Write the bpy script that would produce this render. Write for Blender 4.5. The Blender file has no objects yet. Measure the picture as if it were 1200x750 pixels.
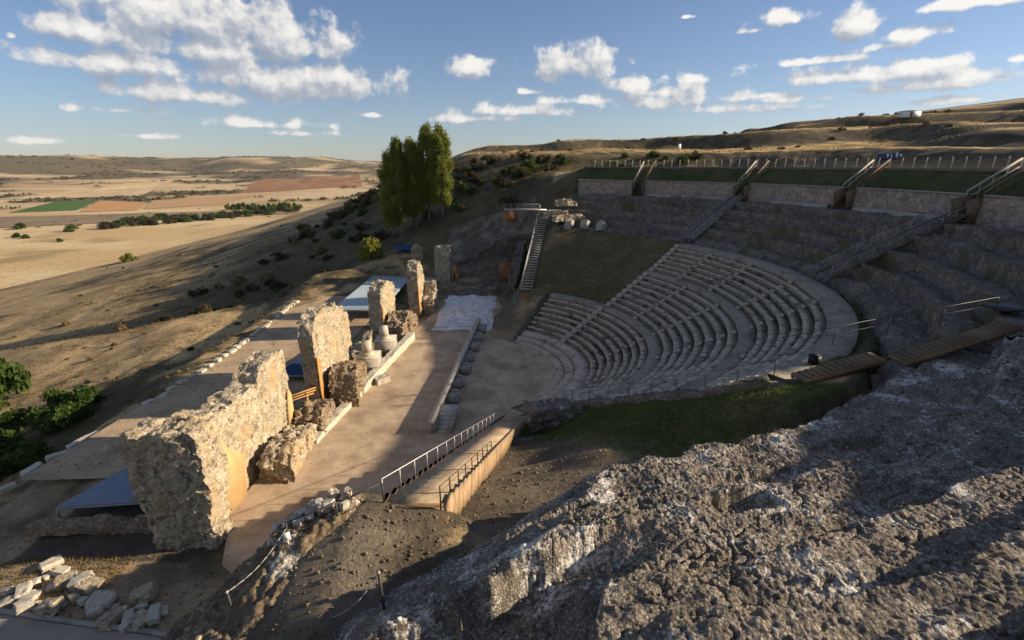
import bpy, math, random
import numpy as np
from mathutils import Vector
random.seed(7); rng = np.random.default_rng(7)
scene = bpy.context.scene
COL = scene.collection
R_ = math.radians

# ------------------------------------------------------------------ noise
def _h(ix, iy, iz, seed):
    n = (ix.astype(np.uint32)*np.uint32(374761393) + iy.astype(np.uint32)*np.uint32(668265263)
         + iz.astype(np.uint32)*np.uint32(2147483647) + np.uint32((seed*1274126177) & 0xffffffff))
    n = (n ^ (n >> np.uint32(13)))*np.uint32(1274126177)
    n = n ^ (n >> np.uint32(16))
    n = n*np.uint32(2246822519); n = n ^ (n >> np.uint32(15))
    return (n & np.uint32(0xffffff)).astype(np.float64)/float(0xffffff)
def vn(x, y, z=None, seed=1):
    x = np.asarray(x, float); y = np.asarray(y, float)
    if z is None: z = np.zeros_like(x)
    xi = np.floor(x); yi = np.floor(y); zi = np.floor(z)
    fx, fy, fz = x-xi, y-yi, z-zi
    xi, yi, zi = xi.astype(np.int64), yi.astype(np.int64), zi.astype(np.int64)
    fx = fx*fx*fx*(fx*(fx*6-15)+10); fy = fy*fy*fy*(fy*(fy*6-15)+10); fz = fz*fz*fz*(fz*(fz*6-15)+10)
    def c(a, b, d): return _h(xi+a, yi+b, zi+d, seed)
    flat = not np.any(fz)
    def pl(d):
        a = c(0,0,d)*(1-fx)+c(1,0,d)*fx; b = c(0,1,d)*(1-fx)+c(1,1,d)*fx
        return a*(1-fy)+b*fy
    r = pl(0)
    if not flat: r = r*(1-fz)+pl(1)*fz
    return r*2-1
def fbm(x, y, z=None, oct=4, seed=1, gain=.5):
    s = 0; a = 1; t = 0
    for o in range(oct):
        k = 2.03**o
        s = s + a*vn(x*k, y*k, None if z is None else z*k, seed+o*17); t += a; a *= gain
    return s/t
def sm(a, b, x):
    t = np.clip((np.asarray(x, float)-a)/(b-a), 0, 1); return t*t*(3-2*t)
def softmin(a, b, k):
    h = np.clip(.5+.5*(b-a)/k, 0, 1); return b*(1-h)+a*h-k*h*(1-h)
def worley(x, y, seed):
    # distance to nearest jittered point: pebbles
    xi = np.floor(x); yi = np.floor(y); best = np.full(np.shape(x), 9.)
    for a in (-1,0,1):
        for b in (-1,0,1):
            cx = (xi+a).astype(np.int64); cy = (yi+b).astype(np.int64); zz = np.zeros_like(cx)
            px = xi+a+_h(cx, cy, zz, seed); py = yi+b+_h(cx, cy, zz, seed+5)
            best = np.minimum(best, (px-x)**2+(py-y)**2)
    return np.sqrt(best)

def poly_in(X, Y, poly):
    # signed distance, positive inside
    d = np.full(np.shape(X), 1e9); ins = np.zeros(np.shape(X), bool); n = len(poly)
    for i in range(n):
        ax, ay = poly[i]; bx, by = poly[(i+1)%n]; ex, ey = bx-ax, by-ay
        t = np.clip(((X-ax)*ex+(Y-ay)*ey)/(ex*ex+ey*ey), 0, 1); d = np.minimum(d, np.hypot(X-ax-t*ex, Y-ay-t*ey))
        c = ((ay > Y) != (by > Y)) & (X < (bx-ax)*(Y-ay)/((by-ay) if by != ay else 1e-9)+ax); ins ^= c
    return np.where(ins, d, -d)
# ------------------------------------------------------------------ mesh helpers
def mesh_np(name, v, f, mat=None, parent=None, smooth=False, base=True, fmat=None, attrs=None):
    v = np.asarray(v, float)
    me = bpy.data.meshes.new(name)
    if base:
        o0 = np.array([(v[:,0].min()+v[:,0].max())/2, (v[:,1].min()+v[:,1].max())/2, v[:,2].min()])
    else: o0 = np.zeros(3)
    n = len(v); me.vertices.add(n); me.vertices.foreach_set('co', (v-o0).astype(np.float32).ravel())
    if isinstance(f, np.ndarray):
        k = f.shape[1]; nf = len(f)
        me.loops.add(nf*k); me.loops.foreach_set('vertex_index', f.astype(np.int32).ravel())
        me.polygons.add(nf); me.polygons.foreach_set('loop_start', np.arange(0, nf*k, k, dtype=np.int32))
    else:
        nf = len(f); lens = [len(q) for q in f]
        flat = np.fromiter((i for q in f for i in q), dtype=np.int32)
        me.loops.add(len(flat)); me.loops.foreach_set('vertex_index', flat)
        st = np.concatenate([[0], np.cumsum(lens)[:-1]]).astype(np.int32) if nf else np.zeros(0, np.int32)
        me.polygons.add(nf); me.polygons.foreach_set('loop_start', st)
    if smooth: me.polygons.foreach_set('use_smooth', np.ones(nf, bool))
    if fmat is not None: me.polygons.foreach_set('material_index', np.asarray(fmat, np.int32))
    me.update(calc_edges=True)
    if attrs:
        for an, (ty, data) in attrs.items():
            a = me.attributes.new(an, ty, 'POINT')
            a.data.foreach_set('color' if ty == 'FLOAT_COLOR' else 'value', np.asarray(data, np.float32).ravel())
    for m in (mat if isinstance(mat, (list, tuple)) else [mat]):
        if m: me.materials.append(m)
    o = bpy.data.objects.new(name, me); COL.objects.link(o)
    if parent is not None:
        o.parent = parent; o.location = Vector(o0)-parent.location
    else: o.location = o0
    return o
def tag(o, label=None, cat=None, group=None, kind=None):
    if label: o['label'] = label
    if cat: o['category'] = cat
    if group: o['group'] = group
    if kind: o['kind'] = kind
    return o
def thing(name, loc, label, cat, group=None):
    o = bpy.data.objects.new(name, None); COL.objects.link(o); o.location = loc
    o.empty_display_size = .5
    return tag(o, label, cat, group)
class MB:
    def __init__(s): s.v = []; s.f = []; s.m = []
    def add(s, v, f, mi=0):
        b = len(s.v); s.v += [tuple(p) for p in v]; s.f += [tuple(b+i for i in q) for q in f]; s.m += [mi]*len(f)
        return s
    def hexa(s, p, mi=0):   # 4 bottom then 4 top
        return s.add(p, [(3,2,1,0),(4,5,6,7),(0,1,5,4),(1,2,6,5),(2,3,7,6),(3,0,4,7)], mi)
    def box(s, c, d, rz=0, mi=0, tilt=0):
        cs, sn = math.cos(rz), math.sin(rz); P = []
        for z in (-.5,.5):
            for x, y in ((-.5,-.5),(.5,-.5),(.5,.5),(-.5,.5)):
                X, Y, Z = x*d[0], y*d[1], z*d[2]
                if tilt: X, Z = X*math.cos(tilt)-Z*math.sin(tilt), X*math.sin(tilt)+Z*math.cos(tilt)
                P.append((c[0]+X*cs-Y*sn, c[1]+X*sn+Y*cs, c[2]+Z))
        return s.hexa(P, mi)
    def bar(s, a, b, r, n=6, mi=0, r2=None):
        a = Vector(a); b = Vector(b); d = (b-a).normalized(); r2 = r if r2 is None else r2
        u = d.cross(Vector((0,0,1)))
        if u.length < 1e-3: u = Vector((1,0,0))
        u.normalize(); w = d.cross(u); P = []
        for q, rr in ((a,r),(b,r2)):
            for i in range(n):
                t = 2*math.pi*(i+.5)/n; P.append(q+u*(rr*math.cos(t))+w*(rr*math.sin(t)))
        F = [(i, (i+1)%n, n+(i+1)%n, n+i) for i in range(n)]+[tuple(range(n-1,-1,-1)), tuple(range(n,2*n))]
        return s.add(P, F, mi)
    def beam(s, a, b, w, h, mi=0):  # rectangular section, width horizontal
        a = Vector(a); b = Vector(b); d = (b-a); u = Vector((d.y,-d.x,0))
        u = u.normalized() if u.length > 1e-4 else Vector((1,0,0))
        up = u.cross(d).normalized()
        if up.z < 0: up = -up
        P = [a-u*w/2-up*h/2, a+u*w/2-up*h/2, b+u*w/2-up*h/2, b-u*w/2-up*h/2]
        P += [p+up*h for p in P]
        return s.hexa(P, mi)
    def build(s, name, mat, parent=None, smooth=False):
        return mesh_np(name, np.array([tuple(p) for p in s.v]), s.f, mat, parent, smooth, True, s.m if isinstance(mat, (list, tuple)) else None)
def grid_faces(nu, nv, off=0, flip=False):
    i = np.arange(nu-1)[:,None]*nv+np.arange(nv-1)[None,:]
    q = np.stack([i, i+nv, i+nv+1, i+1], -1).reshape(-1,4)+off
    return q[:, ::-1] if flip else q

# ------------------------------------------------------------------ materials
def newmat(name):
    m = bpy.data.materials.new(name); m.use_nodes = True
    nt = m.node_tree; nt.nodes.clear()
    out = nt.nodes.new('ShaderNodeOutputMaterial'); b = nt.nodes.new('ShaderNodeBsdfPrincipled')
    nt.links.new(b.outputs[0], out.inputs[0]); b.inputs['Roughness'].default_value = .9
    b.inputs['Specular IOR Level'].default_value = .15
    return m, nt, b
def N(nt, t, **kw):
    n = nt.nodes.new(t)
    for k, v in kw.items(): setattr(n, k, v)
    return n
def noise(nt, vec, scale, detail=6, rough=.6, dist=0.):
    n = N(nt, 'ShaderNodeTexNoise'); n.inputs['Scale'].default_value = scale; n.inputs['Detail'].default_value = detail
    n.inputs['Roughness'].default_value = rough; n.inputs['Distortion'].default_value = dist
    nt.links.new(vec, n.inputs['Vector']); return n.outputs[0]
def ramp(nt, fac, stops):
    r = N(nt, 'ShaderNodeValToRGB'); e = r.color_ramp.elements
    while len(e) < len(stops): e.new(.5)
    for i, (p, c) in enumerate(stops): e[i].position = p; e[i].color = (*c, 1) if len(c) == 3 else c
    nt.links.new(fac, r.inputs[0]); return r.outputs[0]
def mixc(nt, a, b, fac, mode='MIX'):
    m = N(nt, 'ShaderNodeMix', data_type='RGBA', blend_type=mode)
    for s, v in ((m.inputs[6], a), (m.inputs[7], b), (m.inputs[0], fac)):
        if hasattr(v, 'is_linked') or hasattr(v, 'links'): nt.links.new(v, s)
        elif isinstance(v, (int, float)): s.default_value = v
        else: s.default_value = (*v, 1)
    return m.outputs[2]
def mth(nt, op, a, b=0., c=None, clamp=False):
    m = N(nt, 'ShaderNodeMath', operation=op); m.use_clamp = clamp
    for i, v in enumerate((a, b) if c is None else (a, b, c)):
        if isinstance(v, (int, float)): m.inputs[i].default_value = v
        else: nt.links.new(v, m.inputs[i])
    return m.outputs[0]
def bump(nt, b, h, strength, dist, prev=None):
    n = N(nt, 'ShaderNodeBump'); n.inputs['Strength'].default_value = strength; n.inputs['Distance'].default_value = dist
    nt.links.new(h, n.inputs['Height'])
    if prev is not None: nt.links.new(prev, n.inputs['Normal'])
    nt.links.new(n.outputs[0], b.inputs['Normal']); return n.outputs[0]
def coord(nt, obj=False):
    if obj: return N(nt, 'ShaderNodeTexCoord').outputs['Object']
    return N(nt, 'ShaderNodeNewGeometry').outputs['Position']
def sc(c, k): return tuple(x*k for x in c)
def rough_mat(name, stops, scale, bscale, bstr=.6, bdist=.05, obj=False, blotch=None, rough=.9, fine=None):
    m, nt, b = newmat(name); p = coord(nt, obj)
    n1 = noise(nt, p, scale, 8, .65)
    c = ramp(nt, n1, stops)
    if blotch:
        n2 = noise(nt, p, blotch[1], 4, .6); c = mixc(nt, c, blotch[0], ramp(nt, n2, [(blotch[2],(0,0,0)),(blotch[3],(1,1,1))]))
    if fine:
        n3 = noise(nt, p, fine[0], 3, .7); c = mixc(nt, c, ramp(nt, n3, [(.3, sc((1,1,1),1-fine[1])), (.7, sc((1,1,1),1+fine[1]))]), 1., 'MULTIPLY')
    nt.links.new(c, b.inputs['Base Color']); b.inputs['Roughness'].default_value = rough
    bump(nt, b, noise(nt, p, bscale, 6, .7), bstr, bdist); return m
def rubble_mat(name, mortar, stones, vscale, bdist=.06, obj=False, lichen=None, big=None, stretch=None, white=None):
    """stones set in mortar: voronoi cells with a colour each"""
    m, nt, b = newmat(name); p = coord(nt, obj)
    if stretch:
        mp = N(nt, 'ShaderNodeMapping'); mp.inputs['Scale'].default_value = stretch; nt.links.new(p, mp.inputs[0]); pv = mp.outputs[0]
    else: pv = p
    w = N(nt, 'ShaderNodeTexNoise'); w.inputs['Scale'].default_value = vscale*.7; nt.links.new(pv, w.inputs['Vector'])
    pv = mixc(nt, pv, w.outputs['Color'], .06/ max(vscale/8,.3)*.5)
    v = N(nt, 'ShaderNodeTexVoronoi'); v.inputs['Scale'].default_value = vscale; nt.links.new(pv, v.inputs['Vector'])
    bw = N(nt, 'ShaderNodeSeparateColor'); nt.links.new(v.outputs['Color'], bw.inputs[0])
    fn = noise(nt, p, vscale*1.7, 10, .72)
    f = mth(nt, 'ADD', mth(nt, 'MULTIPLY', bw.outputs[0], .42), mth(nt, 'MULTIPLY', mth(nt, 'MULTIPLY_ADD', fn, 2.2, -.6), .58), clamp=True)
    stone = ramp(nt, f, stones)
    gn = noise(nt, p, vscale*.8, 6, .7)
    gap = ramp(nt, mth(nt, 'ADD', v.outputs['Distance'], mth(nt, 'MULTIPLY', mth(nt, 'SUBTRACT', gn, .5), .9)), [(.42,(0,0,0)),(.62,(.85,.85,.85))])
    c = mixc(nt, stone, mortar, gap)
    nb = noise(nt, p, .9, 5, .65)
    c = mixc(nt, c, ramp(nt, nb, [(.3,(.6,.6,.6)),(.7,(1.25,1.2,1.15))]), 1., 'MULTIPLY')
    if lichen:
        nl = noise(nt, p, lichen[1], 8, .75); c = mixc(nt, c, lichen[0], ramp(nt, nl, [(lichen[2],(0,0,0)),(lichen[3],(1,1,1))]))
    if big:
        nl = noise(nt, p, big[1], 4, .6); c = mixc(nt, c, big[0], ramp(nt, nl, [(big[2],(0,0,0)),(big[3],(1,1,1))]))
    if white:
        wp = mth(nt, 'ADD', noise(nt, p, white[1], 3, .6), mth(nt, 'MULTIPLY', mth(nt, 'SUBTRACT', noise(nt, p, white[1]*9, 6, .75), .5), 1.1))
        c = mixc(nt, c, white[0], ramp(nt, wp, [(white[2],(0,0,0)),(white[3],(.9,.9,.9))]))
    nt.links.new(c, b.inputs['Base Color'])
    h1 = bump(nt, b, mth(nt, 'SUBTRACT', 1., v.outputs['Distance']), .8, bdist)
    bump(nt, b, fn, .7, bdist*.8, h1); return m
def plain(name, c, rough=.6, metal=0., var=.15, scale=3., obj=True):
    m, nt, b = newmat(name); p = coord(nt, obj)
    n1 = noise(nt, p, scale, 6, .6)
    nt.links.new(ramp(nt, n1, [(.3, sc(c,1-var)), (.7, sc(c,1+var))]), b.inputs['Base Color'])
    b.inputs['Roughness'].default_value = rough; b.inputs['Metallic'].default_value = metal
    bump(nt, b, noise(nt, p, scale*6, 4, .6), .15, .01); return m
def wood_mat(name, c, var=.3, rough=.8):
    m, nt, b = newmat(name); p = coord(nt, False)
    mp = N(nt, 'ShaderNodeMapping'); mp.inputs['Scale'].default_value = (6,6,.7); nt.links.new(p, mp.inputs[0])
    n1 = noise(nt, mp.outputs[0], 2., 6, .65); n2 = noise(nt, p, .8, 3, .5)
    cc = ramp(nt, n1, [(.3, sc(c,1-var)), (.7, sc(c,1+var))])
    cc = mixc(nt, cc, ramp(nt, n2, [(.3,(.7,.7,.7)),(.7,(1.2,1.15,1.1))]), 1., 'MULTIPLY')
    nt.links.new(cc, b.inputs['Base Color']); b.inputs['Roughness'].default_value = rough
    bump(nt, b, n1, .3, .02); return m
def leaf_mat(name, stops, scale=.6):
    m, nt, b = newmat(name); p = coord(nt, True)
    oi = N(nt, 'ShaderNodeObjectInfo')
    n1 = noise(nt, p, scale, 3, .6)
    gi = N(nt, 'ShaderNodeNewGeometry')
    f = mth(nt, 'ADD', mth(nt, 'MULTIPLY', n1, .75), mth(nt, 'MULTIPLY', gi.outputs['Random Per Island'], .25))
    f = mth(nt, 'ADD', f, mth(nt, 'MULTIPLY', mth(nt, 'SUBTRACT', oi.outputs['Random'], .5), .25))
    c = ramp(nt, f, stops); nt.links.new(c, b.inputs['Base Color']); b.inputs['Roughness'].default_value = .6
    tr = N(nt, 'ShaderNodeBsdfTranslucent'); nt.links.new(c, tr.inputs[0])
    mx = N(nt, 'ShaderNodeMixShader'); mx.inputs[0].default_value = .42
    out = [n for n in nt.nodes if n.type == 'OUTPUT_MATERIAL'][0]
    nt.links.new(b.outputs[0], mx.inputs[1]); nt.links.new(tr.outputs[0], mx.inputs[2]); nt.links.new(mx.outputs[0], out.inputs[0]); return m

M = {}
M['ruin'] = rubble_mat('rubble_concrete', (.15,.13,.105), [(0,(.045,.04,.037)),(.35,(.16,.14,.115)),(.62,(.31,.275,.23)),(.85,(.54,.50,.44)),(1,(.80,.77,.71))], 16., .035, lichen=((.07,.062,.055),1.1,.56,.70), big=((.15,.10,.055),.5,.62,.76), white=((.70,.675,.63),.75,.57,.74))
M['ruin_far'] = rubble_mat('weathered_core_far', (.13,.11,.09), [(0,(.10,.085,.07)),(.5,(.20,.17,.14)),(1,(.36,.32,.27))], 4.2, .09, lichen=((.07,.065,.055),.5,.5,.68), big=((.10,.085,.04),.25,.55,.7))
M['mound'] = rubble_mat('earthy_rubble', (.13,.10,.068), [(0,(.09,.07,.05)),(.5,(.20,.155,.105)),(.8,(.32,.265,.19)),(1,(.62,.57,.48))], 7., .07, big=((.17,.125,.07),.6,.5,.7), white=((.6,.55,.47),.5,.63,.72))
M['wall_rubble'] = rubble_mat('pale_limestone_rubble', (.36,.29,.19), [(0,(.15,.125,.09)),(.3,(.38,.32,.23)),(.6,(.54,.475,.36)),(1,(.80,.75,.64))], 6.5, .07, stretch=(.85,.85,1.5), lichen=((.12,.10,.078),1.7,.53,.63), big=((.42,.31,.18),.3,.54,.66))
M['wall_core'] = rubble_mat('dark_mortared_core', (.22,.165,.10), [(0,(.14,.105,.07)),(.5,(.32,.25,.17)),(1,(.55,.47,.36))], 5., .1)
M['coursed'] = rubble_mat('coursed_stone', (.26,.21,.17), [(0,(.19,.155,.13)),(.45,(.36,.30,.25)),(.7,(.42,.33,.27)),(1,(.58,.52,.45))], 2.2, .08, stretch=(1,1,1.7), big=((.34,.24,.19),.2,.58,.72))
M['seat'] = rough_mat('restored_seat_stone', [(.25,(.31,.25,.18)),(.5,(.45,.375,.285)),(.75,(.57,.49,.39))], 1.6, 8., .5, .03, blotch=((.12,.105,.085),.6,.54,.72), fine=(6.,.25))
M['walk'] = rough_mat('trodden_walkway', [(.25,(.19,.16,.12)),(.5,(.29,.25,.195)),(.75,(.38,.33,.27))], 1.6, 8., .5, .03, blotch=((.16,.135,.10),.5,.5,.7), fine=(6.,.25))
M['seat_gravel'] = rough_mat('gravelly_treads', [(.3,(.16,.135,.10)),(.5,(.27,.23,.175)),(.7,(.39,.335,.265))], 4., 9., .9, .05, blotch=((.05,.058,.025),.5,.54,.68))
M['step_block'] = plain('pale_step_block', (.44,.39,.32), .9, 0, .25)
M['sand'] = rough_mat('packed_sand', [(.3,(.35,.255,.165)),(.5,(.46,.345,.23)),(.7,(.55,.425,.295))], .6, 12., .5, .03, blotch=((.26,.185,.12),.28,.48,.72), fine=(14.,.3))
M['terrace'] = rough_mat('trodden_earth', [(.3,(.33,.235,.145)),(.5,(.42,.31,.20)),(.7,(.50,.38,.25))], .5, 7., .5, .04, blotch=((.26,.20,.12),.3,.5,.7), fine=(5.,.2))
M['pale_stone'] = rough_mat('cut_limestone', [(.3,(.38,.33,.26)),(.55,(.50,.45,.36)),(.8,(.60,.55,.46))], 2., 10., .4, .02, fine=(8.,.15))
M['pulpit'] = rough_mat('grey_lime_render', [(.3,(.27,.235,.195)),(.55,(.36,.32,.27)),(.8,(.44,.40,.345))], 1.4, 10., .3, .02)
M['wood'] = wood_mat('weathered_wood', (.19,.135,.085))
M['wood_grey'] = wood_mat('greyed_wood', (.16,.145,.125))
M['wood_orange'] = wood_mat('ochre_plank', (.50,.28,.10), .22)
M['wood_side'] = wood_mat('tan_plank', (.37,.26,.155), .35)
M['wood_brown'] = wood_mat('brown_plank', (.23,.15,.08), .25)
M['wood_rust'] = wood_mat('rust_coloured_board', (.30,.135,.07), .25)
M['ochre'] = rough_mat('ochre_render', [(.3,(.50,.33,.15)),(.7,(.60,.41,.20))], .9, 6., .2, .02)
M['steel'] = plain('galvanised_steel', (.34,.33,.31), .45, .6)
M['rail_pale'] = plain('pale_railing_wood', (.42,.37,.30), .7)
M['dark_steel'] = plain('dark_steel', (.06,.06,.06), .5, .5)
M['sheet_blue'] = plain('blue_grey_roof_sheet', (.22,.26,.33), .5, .1, .1, 1.)
M['sheet_pale'] = plain('pale_roof_sheet', (.46,.54,.56), .4, 0, .06, 1.)
M['tarp'] = plain('blue_tarpaulin', (.04,.075,.17), .85, 0, .2, 2.)
M['white'] = plain('white_panel', (.75,.74,.72), .6, 0, .05)
M['plastic'] = rough_mat('white_geotextile', [(.3,(.50,.49,.49)),(.5,(.70,.69,.68)),(.7,(.80,.79,.78))], .6, 3., .6, .1, rough=.5)
M['black'] = plain('black_housing', (.02,.02,.02), .5)
M['soil_dark'] = rough_mat('dark_soil', [(.3,(.08,.06,.04)),(.7,(.2,.15,.1))], 2., 8., .8, .06)
M['bark'] = rough_mat('grey_bark', [(.3,(.10,.08,.06)),(.7,(.24,.2,.16))], 3., 10., .6, .04, obj=True)
M['poplar'] = leaf_mat('poplar_leaves', [(.2,(.10,.13,.02)),(.45,(.20,.23,.04)),(.7,(.33,.31,.06)),(.9,(.46,.38,.09))], .35)
M['green_leaf'] = leaf_mat('green_leaves', [(.25,(.03,.06,.012)),(.5,(.065,.11,.02)),(.8,(.13,.17,.035))], 1.2)
M['yellow_leaf'] = leaf_mat('yellow_green_leaves', [(.25,(.08,.10,.015)),(.5,(.17,.18,.025)),(.8,(.27,.26,.04))], 1.)
M['rust_leaf'] = leaf_mat('rusty_leaves', [(.25,(.07,.04,.015)),(.5,(.15,.08,.025)),(.8,(.22,.12,.03))], 1.)
M['dull_leaf'] = leaf_mat('dull_shrub_leaves', [(.25,(.035,.032,.014)),(.5,(.072,.06,.026)),(.8,(.15,.115,.05))], 1.)
M['straw'] = leaf_mat('dry_straw', [(.25,(.16,.115,.05)),(.5,(.26,.19,.085)),(.8,(.36,.27,.12))], .2)
M['grassblade'] = leaf_mat('green_grass', [(.25,(.06,.09,.025)),(.5,(.115,.155,.04)),(.8,(.20,.20,.065))], .3)
M['asphalt'] = rough_mat('dusty_gravel_road', [(.3,(.27,.225,.18)),(.7,(.37,.31,.25))], .8, 20., .3, .02)

# ------------------------------------------------------------------ terrain
CX, CY = -5.5, 55.
def polar(X, Y): return np.hypot(X-CX, Y-CY), np.degrees(np.arctan2(Y-CY, X-CX))
def bowl(r): return np.interp(r, [0,10.9,22.6,30.5,37.2,52,54.85,55.4,58.3], [0,0,4.9,9.,12.7,17.9,17.9,20.95,23.3])
def e1(phi): return np.interp(phi, [-52,-40], [41.,39.3])
def ruin_z(r, phi, s):
    kf = sm(-50,-40,phi); w = (.6+.1*kf)*fbm(s*.13, r*.1, oct=3, seed=3)+(.28+.05*kf)*fbm(s*.6, r*.6, oct=3, seed=4)
    e = e1(phi)
    edge = .45*fbm(s*.5, s*0+.5, oct=3, seed=9)
    rr = r+w*sm(0, 2.5, r-e)
    lo = np.interp(phi, [-80,-60,-50,-40,30,40], [10.6,11.6,12.,12.,12.,11.8])
    z0 = np.interp(rr, [41,44.2,44.4,47.75,47.98,49.6,49.75,51.2,51.35,54.2], [13.8,14.0,15.0,15.1,16.45,16.5,17.45,17.5,18.2,18.6])
    z1 = np.interp(rr, [39.3,41.3,41.4,43.8,43.9,46.7,46.8,49.9,50.,52.,54.2], [13.1,12.9,14.5,14.1,15.7,15.3,17.0,16.7,18.0,18.1,18.1])
    k = sm(-52, -40, phi); z = z0*(1-k)+z1*k
    t = np.clip((r-edge-(e-.75))/.75, 0, 1); z = lo+(z-lo)*t**.7
    return z
HORN = lambda Y: np.interp(Y, [4,6,8,9.9,11.6,14.1,16.4,18], [-8.4,-7.4,-6.1,-4.6,-2.5,-.25,1.3,2.])
def ramp_l(Y): return -4.45+(Y-14)*.128
def ramp_z(Y): return 12.75*np.clip((43-Y)/29., 0, 1)
XF = lambda Y: np.interp(Y, [-400,0,50,115,250,500,900,2500], [-240,-265,-280,-318,-366,-350,-395,-600])
def natural(X, Y):
    h = -60+.245*(X-XF(Y))
    XT = np.interp(Y, [0,50,90,115,160,250,400,700], [60,55,30,4,-16,-40,-60,-80])
    dd = XT-X
    h2 = np.where(dd < 52, 22-.46*dd, -1.9-58.1*(dd-52)/np.maximum(XT-52-XF(Y), 30))
    h = h+(h2-h)*sm(88,114,Y)
    big = fbm(X/70, Y/70, oct=4, seed=21)
    h = h+3.2*big*sm(40, 90, np.hypot(X-CX, Y-CY))*sm(-75,-20,h*1.)
    h = np.where(h < -52, -60+np.logaddexp(0, (h+57)/3.)*3., h)
    # hill above the theatre
    Yc = np.minimum(Y, 215)+.12*np.maximum(Y-215, 0)
    rho = np.hypot(X-CX, Yc-CY)-62
    up = 23.3+.125*np.maximum(rho-8, 0)*(1+.15*sm(120,200,Y)*sm(60,-30,X)*-1)+2.0*fbm(X/45, Y/45, oct=3, seed=31)*sm(10,50,rho)
    wv = .38*fbm(X/55, Y/55, oct=3, seed=5); t = (up-23.3)/7.+wv+.35; fl = np.floor(t)
    ter = 23.3+7.*(fl+sm(.5,.97,t-fl)-wv-.35)
    kk = sm(0,25,rho)*.9; up = up*(1-kk)+ter*kk
    z = softmin(h, up, 6.)
    return z
def far(X, Y):
    """valley floor, then rising fields and flat-topped hills"""
    d = np.hypot(X, Y); z = -60+2*fbm(X/300, Y/300, oct=3, seed=41)
    rise = sm(1750, 4200, d)
    hills = 66+70*sm(.0,.8, fbm(X/900, Y/900, oct=4, seed=44)+.55*sm(1900,3600,d)-.15)*sm(1700,3300,d)
    z = z+rise*hills
    z = z + 11*fbm(X/170, Y/170, oct=4, seed=47)*sm(1500,2400,d)
    return z
def T(X, Y):
    X = np.asarray(X, float); Y = np.asarray(Y, float)
    r, phi = polar(X, Y); s = np.radians(phi)*45
    nat = natural(X, Y); F = far(X, Y)
    z = np.maximum(nat, F)
    # bank under the terrace kerb on the valley side
    cut = softmin(np.zeros_like(X)+.28*np.maximum(Y-90,0)+.5*np.maximum(15-Y,0)*0, nat+1.5, 2.)
    bank = -4.5*sm(-40.2,-49, X)*(1-sm(-60,-150,X))*sm(130,90,Y)
    site = (X > -140) & (Y < 125)
    wsite = sm(62, 40, X)*sm(122, 96, Y)
    z = np.where(site, z*(1-wsite)+cut*wsite, z)+bank
    # bowl
    b = bowl(r)
    wl = 1-sm(68, 84, phi)
    rim = np.interp(phi, [-60,-52,-45,-32,-26], [21.4,22.2,25.2,24.8,23.3])  # rim shaped out of view: bank raised to shade the near bowl
    bb = np.minimum(b, np.where(r > 53.5, rim, 99))
    wr = 1-sm(61.5, 69, r)
    inb = (X > CX-14)
    wb = wl*wr*np.where(phi > -1, 1, 1)*np.where((phi > -95) & (phi < 90), 1, 0)
    zb_ = np.where(r > 58.3, rim, bb)
    z = np.where(inb, z*(1-wb)+zb_*wb, z)
    # left versura: rubble fall from the horn to the stage level
    # near horn
    near = (Y < 46) & (phi < -50) & (r < 58)
    D = np.interp(r, [10.9,22.6,30.5,37,41], [0,4.4,8.1,10.5,11.6])
    D = D+(b-.12-D)*sm(-67,-59,phi)*(r < 39.5)
    xr = ramp_l(Y)+2.2
    dr = X-xr
    zr = ramp_z(Y)-.75-.25*vn(Y*.9,Y*0,seed=15)
    Dn = np.minimum(zr, D)*(1-sm(.3,7,dr))+D*sm(.3,7,dr)
    Dn = np.where(Y < 14, np.minimum(D, 11.9), Dn)
    Dn = np.where(Y > 40, np.maximum(Dn, .0), Dn)
    zn = np.where(r > 40.8, ruin_z(r, phi, s)-np.where((X < 6.5) & (Y < 11.5), 1.6, .9), Dn)
    zn = np.where((X < HORN(Y)+7) & (Y < 18) & (r > 39), np.minimum(zn, np.interp(Y, [11.,13,17], [12.25,11.9,10.9])), zn)
    XB = HORN(Y)
    plat = 12.6+.42*np.minimum(0, X+5)+.8*np.exp(-((X+6.8)**2+(Y-13.4)**2)/5.)
    el = np.hypot(np.minimum(X+4, 0)/9.2, (Y-4)/11.5)+.06*fbm(X*.6, Y*.6, oct=3, seed=61)
    pw = 1-sm(.93, 1.09, el)
    left = X < np.where(Y < 14.2, XB+.15, ramp_l(Y)+.3)
    zl = pw*plat-sm(-3.,.2,X)*.5*np.clip(Y-12,0,2)
    zl = np.where(Y > 14.2, np.where(X > ramp_l(Y)-.1, ramp_z(Y)-.6, zl), zl)
    zn = np.where(left, zl, zn)
    z = np.where(near & (X > -16), zn, z)
    z = np.where((X <= -5.) & (X > -16) & (Y < 20) & (phi < -50), pw*plat, z)
    # under the seats and ruins
    seats = ((r > 10.6) & (r < 37.8) & (phi > -46) & (phi < 30.5)) | ((r > 10.6) & (r < 22.9) & (phi >= 30) & (phi < 60))
    z = np.where(seats, z-1.0, z)
    ruin = (r > 38.9) & (r < 53.9) & (phi > -50) & (phi < 69)
    z = np.where(ruin, ruin_z(r, phi, s)-1.0, z)
    ditch = (r > 37.3) & (r <= 38.9) & (phi > -40) & (phi < 68)
    z = np.where(ditch, np.minimum(z, 12.0), z)
    # surface roughness
    flat = (np.abs(z) < .05)
    d = np.hypot(X, Y)
    z = z+np.where(flat, .03, .22)*fbm(X*.45, Y*.45, oct=4, seed=71)*sm(700,200,d)
    return z
def Tz(x, y): return float(T(np.array([x]), np.array([y]))[0])

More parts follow.
